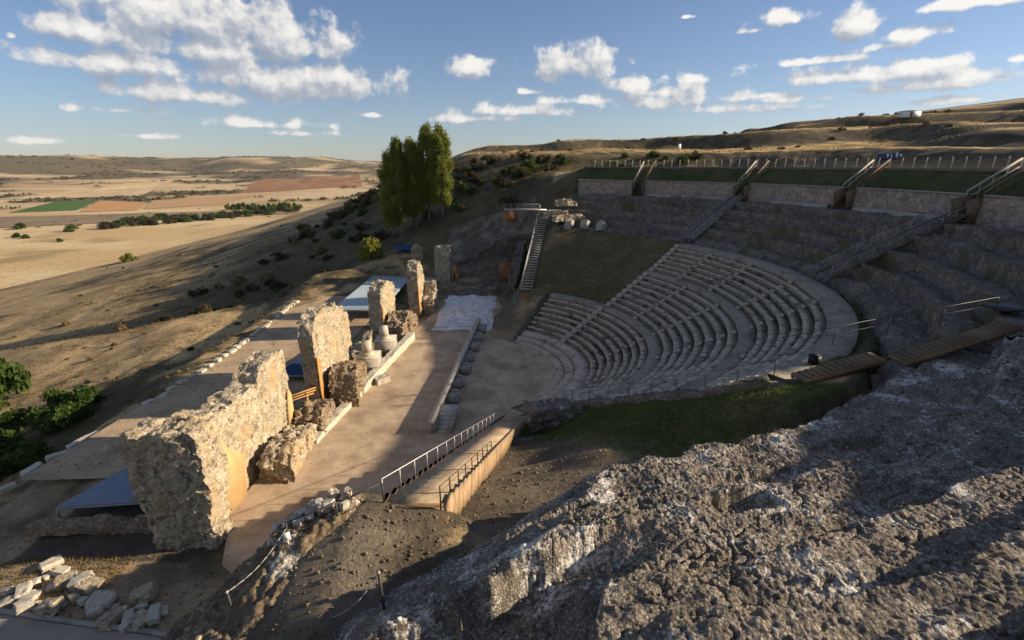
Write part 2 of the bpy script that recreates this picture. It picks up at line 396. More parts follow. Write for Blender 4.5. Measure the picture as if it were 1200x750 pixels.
def axis(a, b, step, lo, hi, k):
    mid = np.arange(a, b+step/2, step); L = [a]; st = step
    while L[-1] > lo: st *= k; L.append(L[-1]-st)
    Rr = [mid[-1]]; st = step
    while Rr[-1] < hi: st *= k; Rr.append(Rr[-1]+st)
    return np.concatenate([np.array(L[:0:-1]), mid, np.array(Rr[1:])])
gx = axis(-50, 62, .45, -9000, 7000, 1.03); gy = axis(1, 126, .45, -400, 9500, 1.03)
GX, GY = np.meshgrid(gx, gy, indexing='ij'); GZ = T(GX, GY)
# surface types -> albedo
def ground_colour(X, Y, Z):
    gz0 = np.gradient(Z, axis=0)/np.gradient(X, axis=0); gz1 = np.gradient(Z, axis=1)/np.gradient(Y, axis=1)
    slope = np.hypot(gz0, gz1)
    r, phi = polar(X, Y); d = np.hypot(X, Y)
    n1 = fbm(X/9, Y/9, oct=4, seed=81); n2 = fbm(X/28, Y/28, oct=3, seed=82); n3 = fbm(X/2., Y/2., oct=3, seed=83)
    A = lambda c: np.array(c)[None,None,:]*np.ones(X.shape+(1,))
    def mix(a, b, w): return a*(1-w[...,None])+b*w[...,None]
    col = mix(A((.46,.33,.17)), A((.32,.225,.12)), sm(-.25,.35,n1))
    col = mix(col, A((.105,.085,.045)), sm(.15,.5,n2+.4*n3))
    col = mix(col, A((.15,.125,.095)), sm(.42,.75,slope)*sm(900,300,d))      # bare rock
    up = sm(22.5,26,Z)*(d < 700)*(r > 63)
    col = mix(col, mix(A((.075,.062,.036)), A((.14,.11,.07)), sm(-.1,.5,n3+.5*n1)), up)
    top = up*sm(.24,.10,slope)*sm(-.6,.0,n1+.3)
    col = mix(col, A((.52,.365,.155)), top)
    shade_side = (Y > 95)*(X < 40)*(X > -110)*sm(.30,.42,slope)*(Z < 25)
    col = mix(col, mix(A((.10,.085,.045)), A((.06,.062,.03)), sm(-.2,.3,n1+.4*n3)), shade_side*.85)  # steep far flank: its shade put into the ground colour
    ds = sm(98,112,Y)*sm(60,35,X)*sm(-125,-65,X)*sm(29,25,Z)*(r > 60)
    col = mix(col, mix(A((.10,.082,.045)), A((.055,.052,.026)), sm(-.2,.3,n1+.5*n3)), ds*.9)  # dark scrub tone, deepened to paint in the hillside's shade
    lf = (Y > 90)*(Y < 112)*(X > -14)*(X < 5)
    col = np.where(lf[...,None] > 0, mix(A((.22,.185,.14)), A((.12,.10,.075)), sm(-.2,.3,n3+.5*n1)), col)
    # valley fields
    fl = sm(-54,-57.5,Z)*(d < 1500)
    fcol = mix(A((.60,.46,.26)), A((.52,.37,.19)), sm(-.2,.3,fbm(X/130, Y/60, oct=3, seed=84)))
    fcol = mix(fcol, A((.33,.24,.12)), sm(.25,.5,fbm(X/45, Y/90, oct=3, seed=85)))
    col = mix(col, fcol, fl)
    # far country: tan fields and scrub bands
    fr = sm(1150,1500,d)
    q = fbm(X/420+.3*n2, Y/260, oct=4, seed=86)
    c2 = mix(A((.44,.31,.17)), A((.55,.42,.25)), sm(-.3,.2,q)); c2 = mix(c2, A((.135,.11,.065)), sm(.02,.26,.22*sm(2200,2900,d)+fbm(X/230, Y/150, oct=5, seed=87)+.35*sm(.05,.25,slope)))
    col = mix(col, c2, fr)
    # the site
    st = sm(-39.6,-38.8,X)*(X < 2)*sm(8,12,Y)*sm(104,92,Y)*(np.abs(Z) < 4)
    col = mix(col, A((.40,.295,.18)), st*sm(.5,-.3,n1+.5*n3)*sm(.8,.3,slope))
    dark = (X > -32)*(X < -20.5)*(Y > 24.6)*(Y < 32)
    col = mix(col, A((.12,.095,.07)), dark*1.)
    earth = ((r < 42) & (phi < -55) & (X > -6) & (Y < 46))
    col = np.where(earth[...,None], mix(A((.175,.14,.10)), A((.11,.09,.065)), sm(-.2,.3,n3+n1)), col)
    gw = earth*sm(-73,-66,phi+6*n3)*sm(40.6,38.5,r+.8*n3)*sm(13,20,r)
    col = mix(col, mix(A((.085,.11,.032)), A((.13,.115,.05)), sm(-.2,.4,n3)), gw*1.)
    mound = (X < -2)&(X > -14)&(Y < 18)&(Y>0)
    col = np.where(mound[...,None], mix(A((.20,.165,.12)), A((.12,.095,.065)), sm(-.2,.3,n3+n1)), col)
    lg = (phi > 30)&(phi < 80)&(r > 21)&(r < 41)
    col = np.where(lg[...,None], mix(A((.125,.115,.06)), A((.18,.155,.09)), sm(-.1,.4,n3)), col)
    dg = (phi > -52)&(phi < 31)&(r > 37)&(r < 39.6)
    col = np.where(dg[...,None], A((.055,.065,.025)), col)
    ug = (phi > -60)&(phi < 70)&(r > 53.8)&(r < 59)
    col = np.where(ug[...,None], mix(A((.055,.07,.022)), A((.085,.085,.035)), sm(-.3,.3,n3)), col)
    wk = (phi > -60)&(phi < 76)&(r >= 59)&(r < 66)
    col = np.where(wk[...,None], A((.30,.23,.15)), col)
    return np.concatenate([np.clip(col,.01,1), np.ones(X.shape+(1,))], -1)
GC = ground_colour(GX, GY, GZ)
m, nt, b = newmat('earth_and_dry_grass'); p = coord(nt)
at = N(nt, 'ShaderNodeAttribute', attribute_name='albedo')
nA = noise(nt, p, .35, 8, .7); nB = noise(nt, p, 3., 6, .75)
c = mixc(nt, at.outputs['Color'], ramp(nt, nA, [(.3,(.62,.62,.60)),(.5,(1,1,1)),(.7,(1.3,1.27,1.2))]), 1., 'MULTIPLY')
c = mixc(nt, c, ramp(nt, nB, [(.3,(.6,.62,.62)),(.5,(1,1,1)),(.7,(1.32,1.28,1.2))]), 1., 'MULTIPLY')
nt.links.new(c, b.inputs['Base Color'])
h1 = bump(nt, b, nA, .7, .9); bump(nt, b, nB, .9, .16, h1); M['ground'] = m
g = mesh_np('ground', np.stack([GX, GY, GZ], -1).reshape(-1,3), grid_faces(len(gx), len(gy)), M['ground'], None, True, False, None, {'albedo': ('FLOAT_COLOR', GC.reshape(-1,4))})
tag(g, kind='structure')

def sheet(name, poly, z, mat, kind='structure', step=None, drape=False, off=.0):
    """flat (or draped) polygon sheet"""
    P = np.array(poly, float)
    if not drape:
        v = np.column_stack([P, np.full(len(P), z)]); o = mesh_np(name, v, [tuple(range(len(P)))], mat, None, False, False)
    else:
        n = 70; u = np.linspace(0,1,n)
        U, V = np.meshgrid(u, u, indexing='ij')
        a, b_, c_, d_ = P[:4]
        XY = (a*((1-U)*(1-V))[...,None]+b_*(U*(1-V))[...,None]+c_*(U*V)[...,None]+d_*((1-U)*V)[...,None])
        W = 1+.0*U
        X, Y = XY[...,0], XY[...,1]
        Z = T(X, Y)+off
        o = mesh_np(name, np.stack([X,Y,Z],-1).reshape(-1,3), grid_faces(n, n), mat, None, True, False)
    return tag(o, kind=kind)
# stage + orchestra sand, raised clear of the rough ground
rr = [(CX+11.2*math.cos(R_(a)), CY+11.2*math.sin(R_(a))) for a in range(-62, 64, 4)]
sheet('stage_floor', [(-19.0,26.2),(-18.2,24.4),(-16.9,23.5),(-13.6,20.4),(-8.5,18.8),(-4.2,18.),(-.6,42.5),(1.2,44.)]+rr+[(.8,74.),(-3.,88.),(-10.,90.),(-12.5,84.),(-16.5,60.),(-19.3,44.),(-20.3,34),(-20.4,29.5)], .055, M['sand'])
sheet('terrace', [(-39.3,33.),(-28,33.5),(-23,33),(-23,92),(-34,92),(-39.,80),(-37.8,62)], .05, M['terrace'])
sheet('road', [(-46,21.2),(-29,20.95),(-24,20.2),(-19.2,19.6),(-15,18.8),(-13,15.),(-20,13),(-46,12)], .06, M['asphalt'])
def px_ground(x, y, z=0.):
    F_, P_ = 570., math.atan(182/570.); u, v_ = (x-600)/F_, -(y-375)/F_
    d = (u, math.cos(P_)+v_*math.sin(P_), -math.sin(P_)+v_*math.cos(P_)); t = (z-24)/d[2]; return d[0]*t, d[1]*t
FIELDS = []
for nm, poly, cc in (('green_field', [(10,248),(90,245),(114,234),(66,235)], (.075,.14,.03)),
                 ('ploughed_field', [(93,247),(161,245),(170,236),(116,234)], (.50,.27,.11)),
                 ('stubble_field', [(168,244),(262,238),(300,228),(178,234)], (.46,.29,.14)),
                 ('tilled_field', [(280,226),(425,219),(422,212),(300,216)], (.30,.155,.08)),
                 ('reaped_field', [(0,233),(160,229),(205,217),(150,219)], (.54,.40,.23)),
                 ('stream_bank', [(-40,267),(350,249),(352,244),(-40,254)], (.25,.185,.115))):
    P4 = [px_ground(x_, y_, -57.5) for x_, y_ in poly]; FIELDS.append(P4)
    sheet(nm, P4, 0, rough_mat(nm+'_soil', [(.3, sc(cc,.85)),(.7, sc(cc,1.15))], .03, .5, .2, .3, blotch=(sc(cc,.75),.012,.5,.7)), drape=True, off=.7)

# ------------------------------------------------------------------ ruined terraces (fine relief)
TUFT = []; ROCKS = []
def ruin_mesh(name, phis, rs, mat, label, detail):
    PH, RR = np.meshgrid(phis, rs, indexing='ij'); S = np.radians(PH)*45
    X = CX+RR*np.cos(np.radians(PH)); Y = CY+RR*np.sin(np.radians(PH))
    Z = ruin_z(RR, PH, S)
    if detail:
        # sockets left by lost blocks
        for px, py, sx, sy, dp in ((2.1,12.3,.55,.42,.55),(3.9,12.1,.6,.35,.6),(6.5,11.4,.9,.42,.55),(8.2,13.6,1.6,.8,.3),(1.0,9.3,.9,.35,.35),(13.2,16.,1.3,.5,.4)):
            ca, sa = math.cos(.18), math.sin(.18); u = (X-px)*ca+(Y-py)*sa; w = -(X-px)*sa+(Y-py)*ca
            nz = .12*fbm(X*3, Y*3, oct=2, seed=91)
            Z = Z-dp*sm(1.12,.9,np.abs(u)/sx+nz)*sm(1.12,.9,np.abs(w)/sy+nz)
        jx, jy = .3*fbm(X*1.1,Y*1.1,oct=4,seed=77), .3*fbm(X*1.1,Y*1.1,oct=4,seed=78)
        sdf = poly_in(X+jx, Y+jy, [(5.3,10.6),(3.5,9.5),(2.0,8.0),(1.35,6.6),(1.5,3.0),(-9,3.0),(-9,8.0),(-3.6,8.4),(-.6,9.1),(1.3,10.),(3.6,10.9)])
        shelf = np.where(X < 1.3, 14.2-.43*(1.3-X), 14.2+.3*(X-1.3))+.25*fbm(X*.7, Y*.7, oct=3, seed=76)
        Z = Z+(np.minimum(Z, shelf)-Z)*sm(-.1,.3,sdf)
        Z = Z+.14*fbm(X*.8, Y*.8, oct=3, seed=92)+.09*fbm(S*.55, RR*3.2, oct=3, seed=79)
        Z = Z+.055*fbm(X*3.2, Y*3.2, oct=4, seed=93, gain=.62)
        cl = worley(X*7.5+.8*vn(X*2, Y*2, seed=95), Y*7.5, 94); cl2 = worley(X*17, Y*17, 96)
        Z = Z+.055*np.abs(fbm(S*4.2, RR*8, oct=3, seed=191, gain=.7))-.02+.022*fbm(X*14,Y*14,oct=2,seed=192)
        Z = Z+.028*(.55-cl)*(1+.9*vn(X*.8, Y*.8, seed=97))+.022*(.5-cl2)
        cr = np.abs(fbm(S*.45+.4*fbm(X*2,Y*2,oct=2,seed=322), RR*.9, oct=3, seed=321)); Z = Z-.16*sm(.03,.0,cr)
        cr = np.abs(fbm(X*1.3, Y*1.3, oct=2, seed=323)); Z = Z-.07*sm(.03,.0,cr)
    else:
        br = sm(.1,.5,fbm(S*.12, RR*.3, oct=3, seed=80)); Z = Z+(.15+.7*br)*fbm(X*.5, Y*.5, oct=3, seed=92)+.16*fbm(S*.3, RR*1.6, oct=3, seed=79)+.11*fbm(X*1.9, Y*1.9, oct=4, seed=93, gain=.6)
    # horn: fall away to the path on the left
    if phis[0] < -60:
        XL = HORN(Y)+.3*fbm(Y*.8, Y*0, oct=3, seed=98); sl = np.interp(Y, [8,11,13,15,17], [.5,.5,.6,.9,1.6])
        Zs = np.interp(Y, [12.,15.5], [12.4,10.9])+sl*(X-XL)+.35*fbm(X*.9, Y*.9, oct=4, seed=88)+(Z-ruin_z(RR, PH, S))*.6
        Z = np.where(Y < 18.5, np.minimum(Z, np.maximum(Zs, 9.)), Z)
    if detail:
        i_ = rng.integers(0, Z.size, 30000); lowp = (Z.ravel()[i_] < (ruin_z(RR, PH, S)-.02).ravel()[i_]) & (fbm(X.ravel()[i_]*.6, Y.ravel()[i_]*.6, oct=3, seed=310) > .12)
        TUFT.append(np.column_stack([X.ravel()[i_], Y.ravel()[i_], Z.ravel()[i_]])[lowp][:2600])
    if detail: i_ = rng.integers(0, Z.size, 2600); ROCKS.append(np.column_stack([X.ravel()[i_], Y.ravel()[i_], Z.ravel()[i_]]))
    o = mesh_np(name, np.stack([X,Y,Z],-1).reshape(-1,3), grid_faces(len(phis), len(rs), 0, True), mat, None, True)
    return tag(o, label, 'ruin')
ruin_mesh('ruined_terrace', np.concatenate([np.arange(-97,-66,.035), np.arange(-66,-44,.055)]), np.concatenate([np.arange(38.9,52,.035), np.arange(52,54.3,.12)]), M['ruin'],
          'eroded grey conglomerate terraces filling the foreground below the viewpoint', True)
ruin_mesh('ruined_terrace', np.arange(-44.06,70,.15), np.arange(38.3,54.3,.06), M['ruin_far'],
          'dark ruined upper tiers between the restored seats and the stone wall', False)

# ------------------------------------------------------------------ restored seating
def ring(mb, r0, r1, z0, z1, p0, p1, mi=0, step=2.):
    n = max(2, int(abs(p1-p0)/step)+1); b = len(mb.v)
    for i in range(n+1):
        a = R_(p0+(p1-p0)*i/n); ca, sa = math.cos(a), math.sin(a)
        for rr_, zz in ((r0,z0),(r0,z1),(r1,z1),(r1,z0)): mb.v.append((CX+rr_*ca, CY+rr_*sa, zz))
    for i in range(n):
        k = b+4*i
        for j in range(4): mb.f.append((k+j, k+(j+1)%4, k+4+(j+1)%4, k+4+j)); mb.m.append(mi)
    mb.f.append((b, b+1, b+2, b+3)); mb.m.append(mi); k = b+4*n; mb.f.append((k+3,k+2,k+1,k)); mb.m.append(mi)
def pend(r): return np.interp(r, [10,37], [-51,-55.5])
cav = thing('seating_tiers', (CX+11, CY, 0), 'sweeping curved tiers of restored grey stone seats round the orchestra', 'seating')
rows = []
for k, (r0, z) in enumerate(((10.9,.28),(12.0,.58),(13.2,.9))): rows.append((r0, z, 'A', False))
for k in range(8): rows.append((14.9+.9*k, 1.4+.5*k, 'A', k == 7))
for k in range(8): rows.append((22.6+.97*k, 5.42+.52*k, 'B', k == 7))
for k in range(7): rows.append((30.8+.8*k, 9.55+.5*k, 'C', k == 6))
STA = {'A': (31.,-4.,-27.), 'B': (30.7,14.,-3.,-22.,-40.), 'C': (31.,20.,7.,-8.,-21.,-37.)}
for i, (r0, z, sec, walk) in enumerate(rows):
    r1 = rows[i+1][0] if i+1 < len(rows) else 37.5
    zp = rows[i-1][1] if i else 0.
    p0, p1 = float(pend(r0)), (59-.12*(r0-10) if sec == 'A' else 31.6)
    mb = MB(); low = i < 3
    if walk or low:
        ring(mb, r0-.05, r1, zp-.5, z, p0, p1, 0)
    else:
        d = r1-r0
        ring(mb, r0+.1, r1, zp-.5, z-.11, p0, p1, 1)       # dark rubble body and foot space
        q = p0
        while q < p1-1:                                    # seat slabs with worn joints
            q2 = min(p1, q+random.uniform(30,95)/r0); g_ = .7/r0; ring(mb, r0+random.uniform(-.05,.04), r0+d*random.uniform(.5,.64), z-.2, z+random.uniform(-.05,.02), q+g_, q2-g_, 0 if random.random() > .06 else 1); q = q2
    mb.build('walkway' if walk else 'seat_row', [M['walk'] if walk else M['seat'], M['seat_gravel']], cav)
for sec, angs in STA.items():
    for a in angs:
        mb = MB(); wide = a > 29
        for i, (r0, z, s2, walk) in enumerate(rows):
            if not wide: mb = MB()
            if s2 != sec or i < 3: continue
            r1 = rows[i+1][0] if i+1 < len(rows) else 37.5
            zp = rows[i-1][1]; w = .8 if a > 29 else .55
            for q in range(2 if a > 29 else 1):
                dz = (z-zp)*(q+1)/2.-.02
                rr_ = r0-.42+.3*q; aa = R_(a)
                mb.box((CX+rr_*math.cos(aa), CY+rr_*math.sin(aa), zp+dz/2), (.3,w,dz), aa)
            if not wide: mb.build('step_block', M['step_block'], cav)
        if wide: mb.build('stair', M['step_block'], cav)
# cut end of the tiers: rubble footing on the near side
v = []; n = 60
for i in range(n):
    r0 = 14+23.6*i/(n-1); a = R_(float(pend(r0))-.9); zz = float(np.interp(r0, [x[0] for x in rows], [x[1] for x in rows]))
    for o_, h in ((-.35,-1.6),(-.3,-.28),(.3,-.12),(.35,-1.6)):
        j = random.uniform(-.12,.12)
        v.append((CX+r0*math.cos(a)+o_*math.sin(-a)+j*.5, CY+r0*math.sin(a)+o_*math.cos(a), zz+h+j))
f = [(4*i+j, 4*i+(j+1)%4, 4*i+4+(j+1)%4, 4*i+4+j) for i in range(n-1) for j in range(4)]
tag(mesh_np('end_wall', v, f, M['ruin_far']), 'low rubble wall closing the near cut end of the seat rows', 'wall')

# ------------------------------------------------------------------ rubble masonry
def rubble(name, cx, cy, rz, L, W, top, mat, base=0., parent=None, amp=.22, step=.14, inset=None, holes=(), seed=1, fmat=None, jag=None):
    jag = (.32 if L > 4 and mat is not M['pale_stone'] else .08) if jag is None else jag
    """displaced block: local u along L, w across W, top(u,w) -> height; inset(u, z01) narrows the footprint"""
    nu, nw = max(3, int(L/step)), max(3, int(W/step)); H = max(top(u,0) for u in np.linspace(-L/2, L/2, 30)); nh = max(3, int(H/step))
    V = []; Fs = []; off = 0
    us, ws, hs = np.linspace(-L/2, L/2, nu), np.linspace(-W/2, W/2, nw), np.linspace(0,1,nh)
    tv = np.vectorize(top)
    def put(U, Wd, Hh, flip):
        nonlocal off
        Zt = (tv(U, Wd)+jag*(fbm(U*1.0+seed*3.1, Wd*.8, oct=4, seed=170+seed, gain=.6)+.5*np.round(2*fbm(U*.55+seed, Wd*0, oct=2, seed=190+seed))))*Hh
        P = np.stack([U, Wd, Zt], -1); V.append(P.reshape(-1,3)); Fs.append(grid_faces(P.shape[0], P.shape[1], off, flip)); off += P.shape[0]*P.shape[1]
    for s_, fl in ((-1,False),(1,True)):
        U, Hh = np.meshgrid(us, hs, indexing='ij'); put(U, np.full_like(U, s_*W/2), Hh, fl)
        Wd, Hh = np.meshgrid(ws, hs, indexing='ij'); put(np.full_like(Wd, s_*L/2), Wd, Hh, not fl)
    U, Wd = np.meshgrid(us, ws, indexing='ij'); put(U, Wd, np.ones_like(U), False)
    P = np.concatenate(V); F = np.concatenate(Fs)
    if inset is not None:
        k = inset(P); P = P*np.column_stack([k[0], k[1], np.ones(len(P))]) if isinstance(k, tuple) else P
    for (hu, hz, su, sz, side, dp) in holes:      # arched recess in the side face
        q = np.hypot((P[:,0]-hu)/su, np.maximum(P[:,2]-hz, 0)/sz); inside = (q < 1) & (P[:,2] > hz-sz) & (P[:,1]*side > W/2-.05) & (np.abs(P[:,0]-hu) < su)
        P[inside,1] -= side*dp
    q = P*1.; sx = seed*13.7
    up = sm(.02,.3,P[:,2])
    for ax in range(3):
        dsp = fbm(q[:,0]*1.1+sx+ax*31, q[:,1]*1.1, q[:,2]*1.1+7*ax, oct=4, seed=100+seed+ax, gain=.62)
        dsp += .6*fbm(q[:,0]*5+sx+ax*9, q[:,1]*5, q[:,2]*5, oct=2, seed=140+seed+ax)
        P[:,ax] += amp*dsp*(up if ax == 2 else 1)
    c_, s_ = math.cos(rz), math.sin(rz)
    Wv = np.column_stack([cx+P[:,0]*c_-P[:,1]*s_, cy+P[:,0]*s_+P[:,1]*c_, base+P[:,2]])
    return mesh_np(name, Wv, F, mat, parent, True)
pr = lambda xs, hs: (lambda u, w=0: float(np.interp(u, xs, hs)))
def patch(name, pts, x, th, mat, parent):
    """thin upright slab in the Y-Z plane facing +X"""
    mb = MB(); n = len(pts); P = [(x-th, a, b_) for a, b_ in pts]+[(x, a, b_) for a, b_ in pts]
    mb.add(P, [tuple(range(n,2*n)), tuple(range(n-1,-1,-1))]+[(i, (i+1)%n, n+(i+1)%n, n+i) for i in range(n)]); return mb.build(name, mat, parent)
Q = math.pi/2
# wall nearest the viewer: return pier + long wall + ochre patch
w1 = thing('stage_wall', (-21.3,33.,0), 'largest and nearest pale rubble stage wall, with an ochre patch on its sunlit face', 'ruined wall')
rubble('pier', -21.35, 26.75, 0, 4.7, 2.2, pr([-2.5,-2,-1,1,2,2.5],[8.0,8.4,8.3,8.45,8.3,8.]), M['wall_rubble'], 0, w1, .26, .12, lambda P: (1-.09*sm(4.5,2.8,P[:,2])-.05*sm(1.5,0,P[:,2]), 1-.12*sm(4.6,3,P[:,2])), seed=2)
rubble('long_wall', -21.5, 34.5, Q, 12.6, 1.9, pr([-6.3,-5,-4,-2,-.4,1.2,1.5,3.2,4.8,6.0,6.3],[8.0,7.8,7.6,7.3,7.3,7.2,7.9,8.3,8.3,8.0,7.0]), M['wall_rubble'], 0, w1, .2, .12, seed=3)
patch('render_patch', [(27.9,.05),(31.4,.05),(31.5,2.2),(31.9,3.2),(31.1,4.0),(30.3,4.6),(29.6,6.1),(29.0,6.6),(28.4,6.3),(27.9,5.0)], -20.2, .18, M['ochre'], w1)
patch('render_patch', [(39.3,.4),(40.6,.3),(40.6,3.9),(40.2,4.6),(39.6,2.4)], -20.30, .2, M['ochre'], w1)
tag(rubble('collapsed_vault', -18.8, 36.2, Q+.1, 7.0, 2.3, pr([-3.5,-3.,-1.6,0,1.6,2.8,3.5],[1.7,2.3,2.7,2.4,1.9,1.5,1.1]), M['wall_rubble'], 0, None, .38, .12, seed=4), 'low lumpy rubble vault against the foot of the nearest stage wall', 'ruin')
tag(rubble('collapsed_vault', -19.0, 42.0, Q+.1, 4.6, 2.5, pr([-2.3,-1,.5,2.3],[1.7,2.2,1.8,1.2]), M['wall_core'], 0, None, .42, .12, seed=5), 'low dark rubble lump in the gap between the two nearest stage walls', 'ruin')
w2 = thing('stage_wall', (-20,49,0), 'tall slab of pale rubble stage wall, second from the viewer, planked at its near edge', 'ruined wall')
rubble('wall_body', -20.1, 49.8, Q, 10.6, 1.35, pr([-5.3,-5.0,-4.2,-2.4,-.4,1.6,2.0,3.6,4.0,5.3],[7.9,9.0,9.8,10.0,9.7,9.5,9.0,8.6,7.9,7.1]), M['wall_rubble'], 0, w2, .18, .12, seed=6)
patch('plank_facing', [(44.5,.1),(45.2,.1),(45.15,5.4),(44.5,5.9)], -19.18, .15, M['wood_orange'], w2)
tag(rubble('niche_ruin', -17.7, 48.4, Q+.14, 6.4, 2.7, pr([-3.2,-2.6,-1,1,2.4,3.2],[2.6,3.6,3.9,3.6,2.9,2.0]), M['wall_core'], 0, None, .3, .1, holes=((-1.6,1.5,.85,1.5,-1,1.1),(1.2,1.6,.8,1.4,-1,1.1)), seed=7), 'rubble ruin with two arched niches in front of the second stage wall', 'ruin')
w3 = thing('stage_wall', (-19.6,70,0), 'third rubble stage wall from the viewer, flat topped, before the large sheet roof', 'ruined wall')
rubble('wall_body', -19.3, 69.6, Q-.1, 5.6, 2.0, pr([-2.8,-2,-.5,1,2,2.8],[6.9,7.5,7.7,7.5,7.2,6.4]), M['wall_rubble'], 0, w3, .22, .13, seed=8)
patch('plank_facing', [(66.8,.1),(67.5,.1),(67.5,3.9),(66.8,4.2)], -18.45, .2, M['wood_orange'], w3)
tag(rubble('niche_ruin', -16.4, 68.6, Q-.12, 7.0, 2.6, pr([-3.5,-2,0,1.6,3,3.5],[2.2,2.9,3.3,3.1,2.3,1.8]), M['wall_core'], 0, None, .36, .12, holes=((-.6,1.3,.8,1.3,-1,.9),), seed=9), 'heap of niche masonry in front of the third stage wall, by the white sheeting', 'ruin')
w4 = thing('stage_wall', (-16.2,79,0), 'slender tall rubble pier of the stage wall with an ochre plank edge', 'ruined wall')
rubble('wall_body', -16.0, 79.2, Q-.05, 5.0, 1.7, pr([-2.5,-1.8,-.5,1,2.5],[7.8,8.9,9.0,8.0,5.8]), M['wall_rubble'], 0, w4, .24, .13, seed=10)
patch('plank_facing', [(76.6,.1),(77.5,.1),(77.4,4.6),(76.6,4.9)], -15.1, .2, M['wood_orange'], w4)
tag(rubble('niche_ruin', -14.0, 80.6, Q, 4.4, 1.7, pr([-2.2,-1,.8,2.2],[2.2,3.2,5.0,4.2]), M['wall_rubble'], 0, None, .3, .13, holes=((-.7,1.3,.7,1.2,-1,.8),), seed=11), 'narrow ruined niche leaning on the slender pier of the stage wall', 'ruin')
w5 = thing('stage_wall', (-13,97,0), 'farthest rubble stage wall, with an open triangular timber brace', 'ruined wall')
rubble('wall_body', -13.6, 97.2, Q-.05, 5.2, 2.9, pr([-2.6,-2,-.5,1,2,2.6],[7.4,8.8,9.1,8.8,8.2,7.]), M['wall_rubble'], -.2, w5, .3, .15, seed=12)
mb = MB(); 
for y0 in (95.4,97.6): mb.beam((-11.7,y0,4.9), (-10.2,y0-.2,.3), .3, .3); mb.beam((-10.2,y0-.2,.4), (-12.2,y0,.4), .3, .3)
mb.beam((-12.1,95.3,.3), (-11.8,95.3,4.8), .25, .25)
mb.build('timber_brace', M['wood_orange'], w5)
tag(rubble('rubble_plinth', -12.2, 93.2, 0, 6.4, 3.4, pr([-3.2,-1,1,3.2],[1.1,1.3,1.5,1.0]), M['wall_core'], 0, None, .25, .18, seed=13), 'low rubble plinth at the foot of the farthest stage wall', 'ruin')
tag(rubble('wall_stump', -20.4, 104, .3, 2.2, 1.8, pr([-1.1,0,1.1],[2.4,3.4,2.6]), M['wall_rubble'], Tz(-20.4,104)-.2, None, .3, .15, seed=14), 'small isolated rubble stump beyond the slender pier, below the poplars', 'ruin')

tag(rubble('low_wall', -20.4, 61.2, Q, 9.6, 1.2, pr([-4.8,-2,1,4.8],[.8,1.2,.9,1.3]), M['wall_rubble'], 0, None, .22, .14, seed=51), 'low broken wall linking the second and third stage walls', 'wall')
tag(rubble('low_wall', -18.3, 74.6, Q-.3, 4.4, 1.2, pr([-2.2,0,2.2],[.9,1.3,.9]), M['wall_core'], 0, None, .22, .14, seed=52), 'low broken wall between the third stage wall and the slender pier', 'wall')
tag(rubble('low_wall', -28.2, 27.6, .04, 9.4, .9, pr([-4.7,0,4.7],[.7,.8,.9]), M['wall_core'], 0, None, .22, .14, seed=53), 'low dark rubble wall under the near edge of the blue grey roof', 'wall')
# podium, pedestals, timber steps
pod = MB(); zt = .75
pts = [(-18.1,38.3),(-16.9,44.5),(-15.3,51.),(-14.7,58.),(-14.0,66.)]
tag(rubble('podium_wall', -16.2, 52.1, math.atan2(27.7,3.6), 27.9, .9, pr([-14,-4,-2,14],[.5,.65,.95,1.15]), M['pale_stone'], 0, None, .1, .12, seed=15), 'long low pale stone footing running along the front of the stage walls', 'wall')
for k, (px, py, lab) in enumerate(((-17.3,54.6,'nearer pedestal block carrying a short pale column drum, by the niches'),(-16.7,60.4,'farther pedestal block carrying a short pale column drum, before the third stage wall'))):
    t = thing('column_pedestal', (px,py,0), lab, 'pedestal', 'pedestals on the stage front')
    mb = MB(); mb.box((px,py,1.05), (2.5,2.6,2.1), .06); mb.build('block', M['pulpit'], t)
    mb = MB(); mb.box((px,py,2.16), (2.54,2.64,.12), .06); mb.build('cap_slab', M['pale_stone'], t)
    mb = MB(); cpx = px-.15
    for za, zb2, ra, rb in ((2.22,2.42,.8,.8),(2.42,2.6,.76,.66),(2.6,3.85,.62,.56)): mb.bar((cpx,py,za),(cpx,py,zb2),ra,20,0,rb)
    mb.build('column_drum', M['pale_stone'], t)
mb = MB()
for k in range(6): mb.box((-16.9-.42*k, 57.4, .28+.27*k), (.36,2.6,.09))
mb.beam((-16.4,56.15,.1),(-19.2,56.15,1.75),.1,.25); mb.beam((-16.4,58.65,.1),(-19.2,58.65,1.75),.1,.25)
tag(mb.build('timber_steps', M['wood']), 'short brown timber steps between the two column pedestals', 'steps')
tag(rubble('fallen_block', -15.0, 51.4, .7, 1.5, 1.1, pr([-1,1],[.75,.85]), M['pale_stone'], 0, None, .1, .12, seed=16), 'squared pale block tilted at the end of the twin niche ruin', 'stone block')
mb = MB()
for k in range(3): mb.beam((-22.6,41.2+.45*k,2.2+.12*k),(-19.6,43.6+.5*k,2.5+.1*k),.16,.1)
for x_, y_ in ((-22.4,41.4),(-20.2,43.4)): mb.bar((x_,y_,0),(x_,y_,2.6),.08)
tag(mb.build('timber_barrier', M['wood_orange']), 'slatted timber barrier in the gap behind the nearest stage wall', 'barrier')

